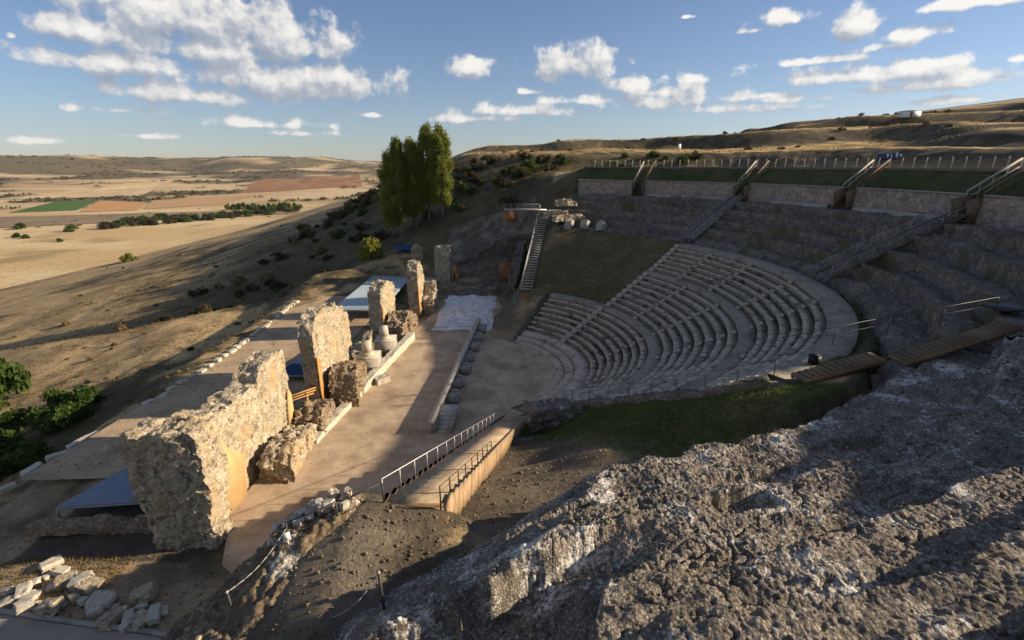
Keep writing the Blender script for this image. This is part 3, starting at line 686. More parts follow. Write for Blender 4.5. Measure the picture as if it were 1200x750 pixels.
# ------------------------------------------------------------------ sheet roofs over the digs
def roof(c, label, mat, h, grid=False):
    """c: four ground corners (near left, near right, far right, far left) with heights"""
    c0 = np.mean([p[:2] for p in c], 0); t = thing('shelter_roof', (c0[0],c0[1],0), label, 'shelter', 'sheet roofs over the excavations')
    a, b_, c_, d_ = [np.array(p, float) for p in c]; n = 60; v = []
    for i in range(n+1):
        u = i/n
        for q in (0,1):
            e = (a*(1-u)+b_*u) if q == 0 else (d_*(1-u)+c_*u); v.append((e[0],e[1],e[2]+(.035 if i%2 else 0)))
    v2 = v+[(x,y,z-.05) for x,y,z in v]; k = len(v)
    f = [(2*i,2*i+2,2*i+3,2*i+1) for i in range(n)]+[(k+2*i+1,k+2*i+3,k+2*i+2,k+2*i) for i in range(n)]
    f += [(2*i,k+2*i,k+2*i+2,2*i+2) for i in range(n)]+[(2*i+1,2*i+3,k+2*i+3,k+2*i+1) for i in range(n)]+[(0,1,k+1,k),(2*n,k+2*n,k+2*n+1,2*n+1)]
    mesh_np('roof_sheet', v2, f, mat, t)
    mb = MB()
    for p, q in ((a,b_),(b_,c_),(c_,d_),(d_,a)): mb.beam((p[0],p[1],p[2]-.13),(q[0],q[1],q[2]-.13),.1,.14)
    mb.build('edge_beam', M['steel'], t)
    for p in (a,b_,c_,d_):
        mb = MB(); mb.bar((p[0],p[1],min(0,Tz(p[0],p[1]))-.1),(p[0],p[1],p[2]-.2),.07); mb.build('post', M['steel'], t)
    return t
roof([(-32.2,28.7,.95),(-23.6,29.6,.95),(-23.6,36.5,1.2),(-30.1,34.4,1.2)], 'blue grey sheet roof beside the nearest stage wall', M['sheet_blue'], 1)
roof([(-28.6,73.5,2.2),(-20.6,73.5,2.2),(-20.6,98.,2.2),(-28.6,98.,2.2)], 'large pale sheet roof behind the third stage wall, half in shadow', M['sheet_pale'], 1)
roof([(-17.8,90.,2.),(-14.9,90.,2.),(-14.9,99.5,2.),(-17.8,99.5,2.)], 'narrow pale sheet roof between the slender pier and the farthest wall', M['sheet_pale'], 1)
roof([(-27.5,51.5,.9),(-22.4,51.5,.9),(-22.4,62,1.2),(-25.,62,1.2)], 'small dark blue sheet roof behind the second stage wall', M['tarp'], 1)
def crumple(name, cx, cy, lx, ly, z, h, mat, label, cat, seed, rz=0):
    n = 60; u = np.linspace(-.5,.5,n); U, V = np.meshgrid(u, u, indexing='ij')
    ed = sm(.5,.42,np.abs(U))*sm(.5,.42,np.abs(V)); jx = .07*fbm(V*6, V*0+seed, oct=3, seed=seed); jy = .07*fbm(U*6, U*0+seed, oct=3, seed=seed+3)
    x = (U+jx)*lx; y = (V+jy)*ly; X = cx+x*math.cos(rz)-y*math.sin(rz); Y = cy+x*math.sin(rz)+y*math.cos(rz)
    Z = T(X, Y)*0+z+h*ed*np.abs(fbm(X*.7+.4*Y, Y*.7, oct=5, seed=seed+5, gain=.65))*2+.03
    b_ = np.stack([X,Y,Z],-1).reshape(-1,3); k = len(b_)
    F = grid_faces(n, n, 0); low = b_-np.array([0,0,.03])
    F2 = grid_faces(n, n, k, True)
    return tag(mesh_np(name, np.concatenate([b_,low]), np.concatenate([F,F2]), mat, None, True), label, cat)
crumple('plastic_sheeting', -7.6, 80.2, 9.2, 20.5, .06, .45, M['plastic'], 'crumpled white sheeting spread over the far end of the stage floor', 'sheeting', 5, -.02)
crumple('blue_tarpaulin', -23.8, 108.5, 4.5, 4, Tz(-23.8,108.5)+.3, .7, M['tarp'], 'bright blue tarpaulin lying beyond the large sheet roof', 'tarpaulin', 8)
mb = MB(); mb.bar((-12.6,70.6,.3),(-3.4,71.2,.35),.06); mb.bar((-12.9,69.4,.12),(-3.1,70.,.14),.05); mb.bar((-3.4,71.2,.35),(-4.4,77,.35),.05)
tag(mb.build('barrier_pole', M['rail_pale']), 'pale poles laid along the near edge of the white sheeting', 'pole')

# ------------------------------------------------------------------ stage front with its alcoves
P0, P1 = np.array((-7.6,40.2)), np.array((-5.2,72.6)); dv = (P1-P0)/np.linalg.norm(P1-P0); nv = np.array((dv[1],-dv[0])); ang = math.atan2(dv[1],dv[0])
pul = thing('stage_front', (-6.3,56,0), 'low grey rendered stage front with alternating alcoves facing the orchestra', 'stage front')
mb = MB(); c0 = (P0+P1)/2; mb.box((c0[0],c0[1],.55), (np.linalg.norm(P1-P0),.55,1.1), ang); mb.build('front_wall', M['pulpit'], pul)
mb = MB(); mb.box((c0[0],c0[1],1.13), (np.linalg.norm(P1-P0)+.1,.7,.07), ang); mb.build('coping', M['pale_stone'], pul)
for k in range(7):
    c = P0+dv*(6.6+3.75*k); mb = MB(); rect = k%2 == 0
    if rect:
        for o_, d_, e_ in ((.85,(.22,1.25),-.82),(.85,(.22,1.25),.82),(1.42,(1.9,.22),0)):
            q = c+nv*o_+dv*e_; mb.box((q[0],q[1],.5), (d_[0],d_[1],1.0), ang)
        q = c+nv*.8; mb.box((q[0],q[1],.42), (1.5,1.3,.8), ang)
    else:
        n = 10
        for i in range(n):
            t0, t1 = math.pi*i/n, math.pi*(i+1)/n; pp = []
            for z in (0,1.0):
                for r_, t_ in ((.85,t0),(1.1,t0),(1.1,t1),(.85,t1)):
                    q = c+nv*(.28+r_*math.sin(t_)*1.1)+dv*(r_*math.cos(t_)); pp.append((q[0],q[1],z))
            mb.hexa([pp[0],pp[1],pp[2],pp[3],pp[4],pp[5],pp[6],pp[7]])
        q = c+nv*.75; mb.box((q[0],q[1],.42), (1.35,1.0,.8), ang)
    mb.build('alcove', M['pulpit'], pul)
mb = MB(); c = P0+dv*1.9
for k in range(5): q = P0+dv*(.35+.42*k)+nv*1.15; mb.box((q[0],q[1],.11+.11*k), (.44,1.5,.22+.22*k), ang)
q = P0+dv*3.0+nv*1.15; mb.box((q[0],q[1],.6), (1.3,1.6,1.2), ang)
mb.build('steps', M['pale_stone'], pul)
for o_ in (.35,1.98): mb = MB(); q = P0+dv*1.2+nv*o_; mb.box((q[0],q[1],.5), (2.4,.14,1.0), ang); mb.build('step_cheek', M['pulpit'], pul)

# ------------------------------------------------------------------ stepped ramp on the near side
rp = thing('stepped_ramp', (-2.,28,0), 'long sand coloured stepped ramp with steel handrail descending to the orchestra', 'ramp')
RN = 40; mbT = MB(); mbS = MB(); mbL = MB()
def rl(Y, o): return ramp_l(Y)+o
for k in range(RN):
    ya, yb = 14+29*k/RN, 14+29*(k+1)/RN; z = float(ramp_z((ya)))
    z = 12.75-12.75*(k)/RN
    mbT.hexa([(rl(ya,0),ya,z-.3),(rl(ya,2.1),ya,z-.3),(rl(yb,2.1),yb,z-.3),(rl(yb,0),yb,z-.3),(rl(ya,0),ya,z),(rl(ya,2.1),ya,z),(rl(yb,2.1),yb,z),(rl(yb,0),yb,z)])
    mbS.hexa([(rl(ya,2.1),ya,z-.95),(rl(ya,2.26),ya,z-.95),(rl(yb,2.26),yb,z-.95),(rl(yb,2.1),yb,z-.95),(rl(ya,2.1),ya,z+.06),(rl(ya,2.26),ya,z+.06),(rl(yb,2.26),yb,z+.06),(rl(yb,2.1),yb,z+.06)])
    mbL.hexa([(rl(ya,-.15),ya,max(0,z-13)),(rl(ya,0),ya,max(0,z-13)),(rl(yb,0),yb,max(0,z-13)),(rl(yb,-.15),yb,max(0,z-13)),(rl(ya,-.15),ya,z+.04),(rl(ya,0),ya,z+.04),(rl(yb,0),yb,z+.04),(rl(yb,-.15),yb,z+.04)])
mbT.build('tread', M['terrace'], rp); mbS.build('side_board', M['wood_side'], rp)
for k in range(RN):
    ya = 14+29*k/RN; z = 12.75-12.75*k/RN
    if k%2 == 0: mb = MB(); mb.beam((rl(ya,.02),ya+.06,z+.02),(rl(ya,2.08),ya+.06,z+.02),.14,.09); mb.build('step_edge', M['wood_brown'], rp); mbL.build('side_wall', M['wood_side'], rp)
def rail(par, P, h, every, matp, r=.028, mids=(.5,), name='handrail', pr_=.03, jit=0.):
    mb = MB(); P = [Vector(p) for p in P]
    for a, b_ in zip(P, P[1:]):
        mb.bar(a+Vector((0,0,h)), b_+Vector((0,0,h)), r*1.25)
        for q in mids: mb.bar(a+Vector((0,0,h*q)), b_+Vector((0,0,h*q)), r*.5)
    mb.build(name, matp, par)
    seg = [(b_-a).length for a, b_ in zip(P, P[1:])]; L = sum(seg); n = max(1, round(L/every))
    for k in range(n+1):
        d = L*k/n; i = 0
        while i < len(seg)-1 and d > seg[i]: d -= seg[i]; i += 1
        q = P[i].lerp(P[i+1], min(1, d/seg[i])); j = Vector((random.uniform(-jit,jit), random.uniform(-jit,jit), 0))
        mb = MB(); mb.bar(q-Vector((0,0,.15)), q+Vector((0,0,h+random.uniform(0,.03)))+j, pr_); mb.build('post', matp, par)
rail(rp, [(rl(14,.05),14,12.75),(rl(42.6,.05),42.6,.25)], 1.15, 1.75, M['steel'], .022, (), pr_=.024)
rail(rp, [(rl(14,2.0),14,12.75),(rl(24,2.0),24,8.35)], .85, 1.45, M['dark_steel'], .012, (.45,.75), 'cable', .03)
rail(rp, [(rl(14,.05),14,12.75),(-5.6,13.2,12.6),(-7.1,12.6,12.3)], 1.0, 1.5, M['dark_steel'], .02)
mb = MB()
tag(rubble('wall_stub', -3.15, 22.5, math.atan2(1,.128), 7.5, 1.6, pr([-3.8,-1.5,1,3.8],[7.2,7.6,6.4,4.]), M['ruin'], 0, None, .4, .16, seed=21), 'dark rubble wall stub along the left side of the stepped ramp', 'ruin')
tag(rubble('wall_fragment', 4.3, 37.6, .15, 5.6, 1.5, pr([-2.8,-2.4,-1,.6,2,2.8],[1.6,2.4,2.1,1.9,1.5,.7]), M['ruin'], Tz(4.3,37.6)-.4, None, .3, .12, seed=22), 'dark rough wall fragment standing at the near edge of the orchestra seats', 'ruin')
lr = thing('landing_rail', (1.2,43.5,.5), 'short steel railing at the foot of the stepped ramp', 'railing'); rail(lr, [(.3,42.2,.4),(3.2,41.6,1.2)], 1.0, 1.0, M['steel'], .02)
mb = MB()
for k in range(9): mb.box((-2.2, 11.3+.34*k, 11.6+.06*(k%2)), (.1,.32,1.75))
tag(mb.build('board_retaining_wall', M['wood_rust']), 'dark upright boards shoring the ramp landing beside the foreground terraces', 'boarding')
# ropes, posts and sign on the path
def px_ground(x, y, z=0.):
    F_, P_ = 570., math.atan(182/570.); u, v_ = (x-600)/F_, -(y-375)/F_
    d = (u, math.cos(P_)+v_*math.sin(P_), -math.sin(P_)+v_*math.cos(P_)); t = (z-24)/d[2]; return d[0]*t, d[1]*t
RP1, RP2 = px_ground(452,722,12.9), px_ground(280,742,11.)
SP = px_ground(342,664,11.9)
def rope_post(x, y, z, h, lean, to, label):
    t = thing('rope_post', (x,y,z), label, 'post'); mb = MB(); tp = Vector((x+lean[0],y+lean[1],z+h))
    mb.bar((x,y,z-.2), tp, .035); mb.build('post', M['dark_steel'], t)
    mb = MB(); mb.box((tp.x,tp.y,tp.z+.01),(.07,.07,.05)); mb.build('cap', M['rail_pale'], t)
    mb = MB(); prev = tp; 
    for k in range(1,9):
        u = k/8; q = tp.lerp(Vector(to), u)+Vector((0,0,-.25*math.sin(math.pi*u))); mb.bar(prev, q, .014, 5); prev = q
    mb.build('rope', M['rail_pale'], t)
rope_post(*RP1, 12.85, 1.35, (-.1,.1), (RP1[0]-1.5,RP1[1]+.2,12.6), 'dark post with a pale rope, on a slab beside the foreground terraces')
rope_post(*RP2, Tz(*RP2), .95, (-.12,.05), (-7.1,12.6,13.1), 'leaning post at the lower edge of the path, roped up to the ramp railing')
tag(rubble('concrete_pad', RP1[0], RP1[1], .5, .9, .7, pr([-1,1],[.55,.55]), M['ruin'], 12.4, None, .04, .12, seed=24), 'flat concrete slab carrying the rope post', 'slab')
mb = MB(); sz = Tz(*SP)+.2; mb.box((SP[0],SP[1],sz+.5),(.2,.03,.28),.5); mb.bar((SP[0],SP[1]+.02,sz-.3),(SP[0],SP[1]+.02,sz+.4),.015)
tag(mb.build('notice_sign', M['white']), 'small white notice on a stake on the rubble mound', 'sign')
MX, MY = np.meshgrid(np.arange(-14.2,-4.2,.055), np.arange(5.5,16.4,.055), indexing='ij')
mk = sm(.4,-1.2, MX+6.1+.9*fbm(MX*.5, MY*.5, oct=3, seed=301)-.55*(MY-11))*sm(1.0,.8,np.hypot((MX+4)/9.2,(MY-4)/11.5)*.93)
MZ = T(MX, MY)-.45+mk*(.75+.35*fbm(MX*.9, MY*.9, oct=4, seed=302)+.16*np.abs(fbm(MX*3.5, MY*3.5, oct=3, seed=303))+.12*(.5-worley(MX*4.5, MY*4.5, 304))+.05*(.5-worley(MX*11, MY*11, 305)))
tag(mesh_np('rubble_mound', np.stack([MX,MY,MZ],-1).reshape(-1,3), grid_faces(*MX.shape), M['mound'], None, True), 'stony brown rubble mound between the path and the nearest stage wall', 'mound')
# pale rocks crowning the mound
def stone(name, x, y, z, d, mat, label, cat, group, seed, rz=None):
    n = 9; u = np.linspace(-1,1,n); V = []; F = []; off = 0
    for ax in range(3):
        for s_ in (-1,1):
            A_, B_ = np.meshgrid(u, u, indexing='ij'); P = [None]*3; P[ax] = np.full_like(A_, s_); P[(ax+1)%3] = A_; P[(ax+2)%3] = B_
            V.append(np.stack(P,-1).reshape(-1,3)); F.append(grid_faces(n, n, off, s_ < 0)); off += n*n
    P = np.concatenate(V); L = np.linalg.norm(P, axis=1, keepdims=True); k = random.uniform(.05,.38); P = P*(1-k)+P/L*k*1.15
    for ax in range(3): P[:,ax] += .22*fbm(P[:,0]*1.3+seed*7, P[:,1]*1.3+ax*5, P[:,2]*1.3, oct=3, seed=seed+ax)
    P *= np.array(d)/2; a = random.uniform(0,6.3) if rz is None else rz; t = random.uniform(-.3,.3)
    P = np.column_stack([P[:,0]*math.cos(t)-P[:,2]*math.sin(t), P[:,1], P[:,0]*math.sin(t)+P[:,2]*math.cos(t)])
    P = np.column_stack([P[:,0]*math.cos(a)-P[:,1]*math.sin(a), P[:,0]*math.sin(a)+P[:,1]*math.cos(a), P[:,2]])
    P[:,2] -= P[:,2].min()
    return tag(mesh_np(name, P+np.array([x,y,z-.08*d[2]]), np.concatenate(F), mat, None, True), label, cat, group)
for k in range(42):
    x, y = -6.9+random.gauss(0,.7), 13.55+random.gauss(0,.4)
    stone('mound_rock', x, y, Tz(x,y)+.32, (random.uniform(.15,.4),random.uniform(.15,.36),random.uniform(.12,.28)), M['pale_stone'] if k%3 else M['wall_rubble'], 'pale jagged rock crowning the rubble mound beside the ramp top', 'rock', 'pale rocks on the mound', 200+k)

# ------------------------------------------------------------------ loose stones, lower left
SL = [(18,684),(28,693),(62,686),(12,700),(55,672),(40,680),(88,678),(60,660),(72,668),(78,682),(97,685),(72,702),(45,705),(20,708),(98,705),(107,690),(120,706),(136,708),(132,725),(150,722),(165,710),(170,700),(193,716),(182,723),(60,715),(36,698),(6,690),(88,700),(112,716),(150,733),(165,728),(8,704),(30,712)]
def px_ground(x, y, z=0.):
    F_, P_ = 570., math.atan(182/570.); u, v_ = (x-600)/F_, -(y-375)/F_
    d = (u, math.cos(P_)+v_*math.sin(P_), -math.sin(P_)+v_*math.cos(P_)); t = (z-24)/d[2]; return d[0]*t, d[1]*t
for k, (x_, y_) in enumerate(SL):
    x, y = px_ground(x_, y_, .2); big = random.choice([.3,.4,.5,.6,.7,.85])*random.uniform(.85,1.15)
    stone('loose_stone', x, y, Tz(x,y)+.0, (big*random.uniform(1,1.5),big*random.uniform(.7,1.),big*random.uniform(.5,.8)), M['pale_stone'] if k%3 else M['wall_rubble'], 'pale quarried stone lying in the heap beside the gravel track', 'stone', 'loose stones by the track', 300+k)
mb = MB(); kb = [(-46,21.35),(-29,21.1),(-24,20.35),(-19.2,19.75),(-15,18.95)]
for a, b_ in zip(kb, kb[1:]): mb.beam((a[0],a[1],.1),(b_[0],b_[1],.1),.22,.24)
tag(mb.build('kerb', M['pulpit']), 'thin grey kerb along the edge of the gravel track', 'kerb')
# kerb stones along the valley edge of the terrace
kp = [(-43.3,34.5),(-40.4,38.5),(-38.6,44),(-37.7,52),(-37.6,60),(-37.9,68),(-38.6,76),(-39.5,86)]
t = thing('kerb_wall', (-38.5,60,0), 'broken line of pale kerb stones edging the terrace above the valley', 'kerb'); i = 0
for a, b_ in zip(kp, kp[1:]):
    L = math.hypot(b_[0]-a[0], b_[1]-a[1]); n = int(L/1.35)
    for k in range(n):
        if random.random() < .18: continue
        u = (k+.5)/n; x, y = a[0]+(b_[0]-a[0])*u, a[1]+(b_[1]-a[1])*u
        o = stone('kerb_stone', x+random.uniform(-.15,.15), y, Tz(x,y)-.02, (random.uniform(.8,1.5),random.uniform(.5,.8),random.uniform(.3,.5)), M['pale_stone'], None, None, None, 400+i, math.atan2(b_[1]-a[1],b_[0]-a[0])+random.uniform(-.15,.15))
        o.parent = t; o.location = o.location-t.location; i += 1

# ------------------------------------------------------------------ upper wall, boardwalk, stairs
RW, ZW0, ZW1 = 54., 18.2, 20.95
UST = [55.5, 34.2, 15.6, -2.6]      # bearings of the timber stairs through the wall
def pol(r, a, z): return (CX+r*math.cos(R_(a)), CY+r*math.sin(R_(a)), z)
segs = []; cur = 69.
for a in UST: segs.append((a+1.15, cur)); cur = a-1.15
segs.append((-24., cur))
WL = ['restored stone wall section at the far left end of the terraces', 'restored stone wall section between the first and second timber stairs', 'restored stone wall section between the second and third timber stairs', 'restored stone wall section between the third and fourth timber stairs', 'restored stone wall section right of the fourth timber stair']
for k, (a0, a1) in enumerate(segs):
    n = int((a1-a0)*54*.0175/.5)+2; nh = 9; A_ = np.linspace(a0,a1,n); v = []
    prof = [(RW-.08,0),(RW,.25),(RW+.12,.75),(RW+.16,1.),(RW+.75,1.),(RW+.75,0)]
    for a in A_:
        for r_, h in prof:
            v.append(pol(r_, a, ZW0-.5+(ZW1+.5-ZW0+.05*math.sin(a*3.1))*h))
    m_ = len(prof); f = [(m_*i+j, m_*i+j+1, m_*(i+1)+j+1, m_*(i+1)+j) for i in range(n-1) for j in range(m_-1)]+[tuple(range(m_)), tuple(range(m_*(n-1)+m_-1, m_*(n-1)-1, -1))]
    wt = thing('retaining_wall', pol(RW,(a0+a1)/2,ZW0), WL[k], 'stone wall', 'restored stone walls below the boardwalk')
    mesh_np('wall_face', v, f, M['coursed'], wt)
    mb = MB(); ring(mb, RW+.02, RW+.85, ZW1-.02, ZW1+.1, a0, a1, 0, 1.); mb.build('coping', M['pulpit'], wt)
    if k in (1,2,3): mb = MB(); ring(mb, RW-.9, RW-.02, ZW0-.8, ZW0+.35, a0+1, a1-(5 if k == 2 else 1), 0, 1.); mb.build('footing', M['pulpit'], wt)
# openings lined in wood, with the stairs
SLB = ['first timber stair from the left, climbing through the stone wall to the boardwalk', 'second timber stair from the left, above the long steel flight', 'third timber stair from the left, its sides catching the sun', 'fourth timber stair, at the right edge beside a dark recess']
for k, a in enumerate(UST):
    st = thing('timber_stair', pol(54,a,18.2), SLB[k], 'stair', 'timber stairs through the wall')
    mb = MB(); n = 16
    for i in range(n):
        r_ = 53.2+i*.34; z = 18.3+i*.325; c_ = pol(r_, a, z); mb.box(c_, (.36,1.9,.06), R_(a))
    mb.build('tread', M['wood'], st)
    for s_ in (-1,1):
        da = s_*1.06*180/math.pi/55
        mb = MB(); p0, p1, p2 = pol(52.9,a+da,18.0), pol(54.4,a+da,19.9), pol(58.7,a+da,23.6)
        for q0, q1, h0, h1 in ((pol(52.9,a+da,17.7),pol(54.9,a+da,17.7),1.2,3.4),):
            mb.beam((q0[0],q0[1],19.2),(q1[0],q1[1],19.7),.1,2.6)
        mb.build('side_panel', M['wood'], st)
        mb = MB(); mb.beam(pol(52.9,a+da,18.25),pol(58.7,a+da,23.45),.09,.34); mb.build('stringer', M['wood'], st)
        mb = MB(); mb.beam(pol(54.1,a+da,21.3),pol(58.8,a+da,24.65),.12,.2); mb.beam(pol(54.1,a+da,20.5),pol(58.8,a+da,23.85),.05,.1)
        for i in range(5): r_ = 54.1+i*1.17; z = 21.3+(r_-54.1)*.713; mb.bar(pol(r_,a+da,z-1.5),pol(r_,a+da,z),.05)
        mb.build('side_rail', M['rail_pale'] if s_ > 0 else M['wood'], st)
DK0, DK1 = -24., 69.
bw = thing('boardwalk', pol(60,20,23.3), 'long curved timber boardwalk along the rim of the theatre', 'boardwalk')
mb = MB(); ring(mb, 58.6, 61.6, 23.42, 23.6, DK0, DK1, 0, 1.); mb.build('deck', M['wood_grey'], bw)
mb = MB(); ring(mb, 58.45, 58.6, 23.22, 23.62, DK0, DK1, 0, 1.); mb.build('fascia', M['wood_grey'], bw)
for a in np.arange(DK0+1, DK1, 5.2): mb = MB(); mb.bar(pol(58.9,a,22.4), pol(58.9,a,23.42), .12); mb.build('support_post', M['rail_pale'], bw)
gr = thing('guard_rail', pol(60,20,23.6), 'pale post and rail barrier along the curved boardwalk', 'railing')
for r_ in (61.4,):
    mb = MB()
    for a in np.arange(DK0, DK1, 1.6):
        b2 = min(DK1, a+1.6)
        for h in (.55,.95): mb.beam(pol(r_,a,23.6+h), pol(r_,b2,23.6+h), .06, .09)
    mb.build('rail', M['wood_grey'], gr)
for a in np.arange(DK0, DK1, 1.55):
    mb = MB(); l = random.uniform(-.12,.12); q = pol(61.4,a,23.5); e = pol(61.4+l*.6,a+l,24.95); mb.bar(q, e, .07, 4); mb.build('post', M['rail_pale'], gr)

def steel_stair(name, a, b_, w, n, label, mats, railh=1.0, sides=(-1,1), every=1.6):
    a, b_ = Vector(a), Vector(b_); d = b_-a; h = Vector((d.x,d.y,0)).normalized(); u = Vector((-h.y,h.x,0)); t = thing(name, a, label, 'stair'); rz = math.atan2(h.y,h.x)
    mb = MB()
    for i in range(n):
        q = a.lerp(b_, (i+.5)/n); mb.box(q, (d.xy.length/n*(.82 if w > 1.5 else 1.02),w,.06 if w > 1.5 else .2), rz)
    mb.build('tread', mats[0], t)
    for s_ in (-1,1):
        mb = MB(); mb.beam(a+u*s_*w/2-Vector((0,0,.08)), b_+u*s_*w/2-Vector((0,0,.08)), .08, .28); mb.build('stringer', mats[1], t)
    for s_ in sides: rail(t, [a+u*s_*w/2, b_+u*s_*w/2], railh, every, mats[2], .035, (.35,.68), 'handrail', .035)
    return t
steel_stair('steel_stair', pol(37.9,31.6,13.2), pol(52.9,34.2,18.95), 1.9, 30, 'grey steel flight from the top seats up to the second timber stair', (M['steel'],M['steel'],M['steel']))
steel_stair('steel_stair', pol(37.8,-9.5,13.3), pol(52.6,-3.0,19.1), 1.9, 30, 'grey steel flight over the ruined tiers at the right, up to the fourth stair', (M['wood_grey'],M['wood'],M['steel']))
steel_stair('side_stair', (2.2,75.2,4.9), (6.4,98.2,15.6), 1.7, 34, 'long narrow stair on the left flank of the seats, half sunlit', (M['rail_pale'],M['steel'],M['steel']), 1.0, (1,))
steel_stair('ramp_stair', (15.6,24.3,12.9), (20.2,25.0,13.9), 1.0, 13, 'short ochre timber steps beside the top walkway of the seats', (M['wood'],M['wood_brown'],M['dark_steel']), .9, (), 2)
steel_stair('ramp_stair', (20.7,24.4,13.9), (27.3,25.2,15.7), 1.0, 20, 'longer ochre timber steps climbing the dark ruins on the right', (M['wood'],M['wood_brown'],M['dark_steel']), .9, (), 2)
cr = thing('cable_rail', (20,27,13), 'thin steel cable railing across the dark ruins on the right', 'railing'); rail(cr, [(16.2,27.5,13.1),(21.5,27.4,14.3),(28.6,27.6,15.6)], 1.0, 3.2, M['dark_steel'], .016, (.55,), 'cable', .025)
mb = MB(); mb.box((29.4,27.8,15.9),(1.8,1.4,.12)); mb.bar((28.7,27.3,14.8),(28.7,27.3,15.9),.05); mb.bar((30.1,28.3,14.8),(30.1,28.3,15.9),.05)
tag(mb.build('landing_platform', M['dark_steel']), 'small dark landing at the upper end of the cable railing', 'platform')
mb = MB(); q = pol(36.6,-49.5,12.55); mb.box((q[0],q[1],q[2]+.28),(.7,.45,.45),.4); mb.bar((q[0]-.2,q[1],q[2]),(q[0]-.2,q[1],q[2]+.1),.05); mb.bar((q[0]+.2,q[1],q[2]),(q[0]+.2,q[1],q[2]+.1),.05); mb.box((q[0]-.1,q[1]-.02,q[2]+.57),(.5,.4,.12),.4)
tag(mb.build('floodlight', M['black']), 'black floodlight box on the topmost walkway of the seats', 'floodlight')
pf = thing('viewing_platform', (2.5,98.5,14.), 'grey steel viewing platform at the head of the side stair', 'platform')
mb = MB(); mb.box((2.6,99.,15.5),(8.4,2.4,.22)); mb.build('deck', M['steel'], pf); rail(pf, [(-1.6,97.9,15.6),(5.2,97.9,15.6)], 1.0, 1.5, M['sheet_blue'], .03)
for x_ in (-1.2,5.): mb = MB(); mb.bar((x_,99,9),(x_,99,15.4),.12); mb.build('support_post', M['steel'], pf)
mb = MB(); mb.box((-.3,98.2,14.2),(2.8,.25,2.2)); mb.build('rust_board', M['wood_rust'], pf)
# walls, doors and boards of the far entrance passage
t = thing('retaining_wall', (-2,101,0), 'grey rubble retaining wall behind the far stage corner', 'stone wall')
rubble('wall_face', -3.5, 103.2, .12, 16., 2.2, pr([-8,-4,0,4,8],[4.5,6.,8.5,9.5,10]), M['ruin_far'], 0, t, .35, .25, seed=31)
tag(rubble('passage_wall', 1.0, 92., Q-.15, 15., 1.6, pr([-7.5,-3,2,7.5],[3.4,5.6,7.6,9.5]), M['ruin_far'], 0, None, .35, .22, seed=32), 'stepped rubble wall flanking the far entrance passage', 'stone wall')
mb = MB(); mb.box((-.9,95.,3.3),(3.4,.3,4.6))
for k in range(8): mb.box((-2.4+.43*k,94.82,3.3),(.39,.06,4.5))
tag(mb.build('rust_screen', M['wood_rust']), 'upright rust coloured board screen at the far stage corner', 'screen')
mb = MB(); bz = [(2.0,72.6,.3),(4.6,75.6,3.2)]
mb.hexa([(1.5,74.2,.2),(1.9,73.8,.2),(4.9,76.2,3.9),(4.5,76.6,3.9),(1.5,74.2,4.6),(1.9,73.8,4.6),(4.9,76.2,4.6),(4.5,76.6,4.6)])
for k in range(7): u = k/6; mb.bar((1.85+2.7*u,73.75+2.2*u,.3+3.3*u),(1.85+2.7*u,73.75+2.2*u,4.58),.03,4)
tag(mb.build('end_boarding', M['wood_rust']), 'ochre brown boarding closing the far end of the lower seats', 'boarding')
mb = MB(); mb.box((.9,76.5,1.6),(.9,5.4,3.2)); mb.box((.6,73.6,.45),(1.7,1.2,.9),.3); mb.bar((.4,74.5,3.2),(.4,79,3.3),.1)
tag(mb.build('tarp_bundle', M['sheet_blue']), 'dull blue tarpaulin covered stack beside the far end of the seats', 'stack')
MX, MY = np.meshgrid(np.arange(-15,4.6,.14), np.arange(89.5,113,.14), indexing='ij')
ed_ = sm(0,1.5,MX+15)*sm(4.6,3.,MX)*sm(89.5,91.,MY)*sm(113,111,MY)
st_ = MY/3.4+.5*fbm(MX*.2, MY*.2, oct=3, seed=331); st_ = (np.floor(st_)+sm(.55,.8,st_-np.floor(st_))-st_)*.95
MZ = T(MX, MY)-.35+ed_*(.45+st_*sm(91,95,MY)+.5*fbm(MX*.7, MY*.7, oct=4, seed=332)+.3*np.abs(fbm(MX*2.2, MY*2.2, oct=3, seed=333))+.25*(.5-worley(MX*1.8, MY*1.8, 334)))
tag(mesh_np('rubble_slope', np.stack([MX,MY,MZ],-1).reshape(-1,3), grid_faces(*MX.shape), M['ruin_far'], None, True), 'stepped grey rubble slope rising behind the far corner of the stage', 'ruin')
# blocks under the ledge above the grassy slope
for k, a in enumerate((66,61.5,57)):
    q = pol(39.6,a,12.4); stone('ledge_block', q[0], q[1], q[2]+.2, (1.9,1.4,1.7), M['pulpit'], 'squared grey block under the ledge above the grassy slope', 'stone block', 'blocks under the ledge', 500+k, R_(a))
for k, (a, r_, z, L) in enumerate(((70.5,41.5,14.6,4.5),(69,44.5,16.4,4.),(66.8,41.2,13.9,6.))):
    q = pol(r_,a,z); tag(rubble('ledge_masonry', q[0], q[1], .12+.1*k, L, 1.5, pr([-L/2,-1,1,L/2],[.9,1.3,1.1,.6]), M['wall_rubble'], z, None, .35, .18, seed=40+k), 'pale sunlit lump of masonry on the ledge at the head of the side stair', 'ruin', 'sunlit ledge masonry')
# fence along the near cut end of the seats
fr = thing('end_fence', pol(26,-53,6), 'thin posts and wires along the near cut end of the seats', 'fence')
rail(fr, [pol(r_, float(pend(r_))-.3, float(np.interp(r_, [x[0] for x in rows], [x[1] for x in rows]))+.1) for r_ in (16,20,24,28,32,36)], .95, 2.6, M['dark_steel'], .012, (.5,), 'wire', .025)

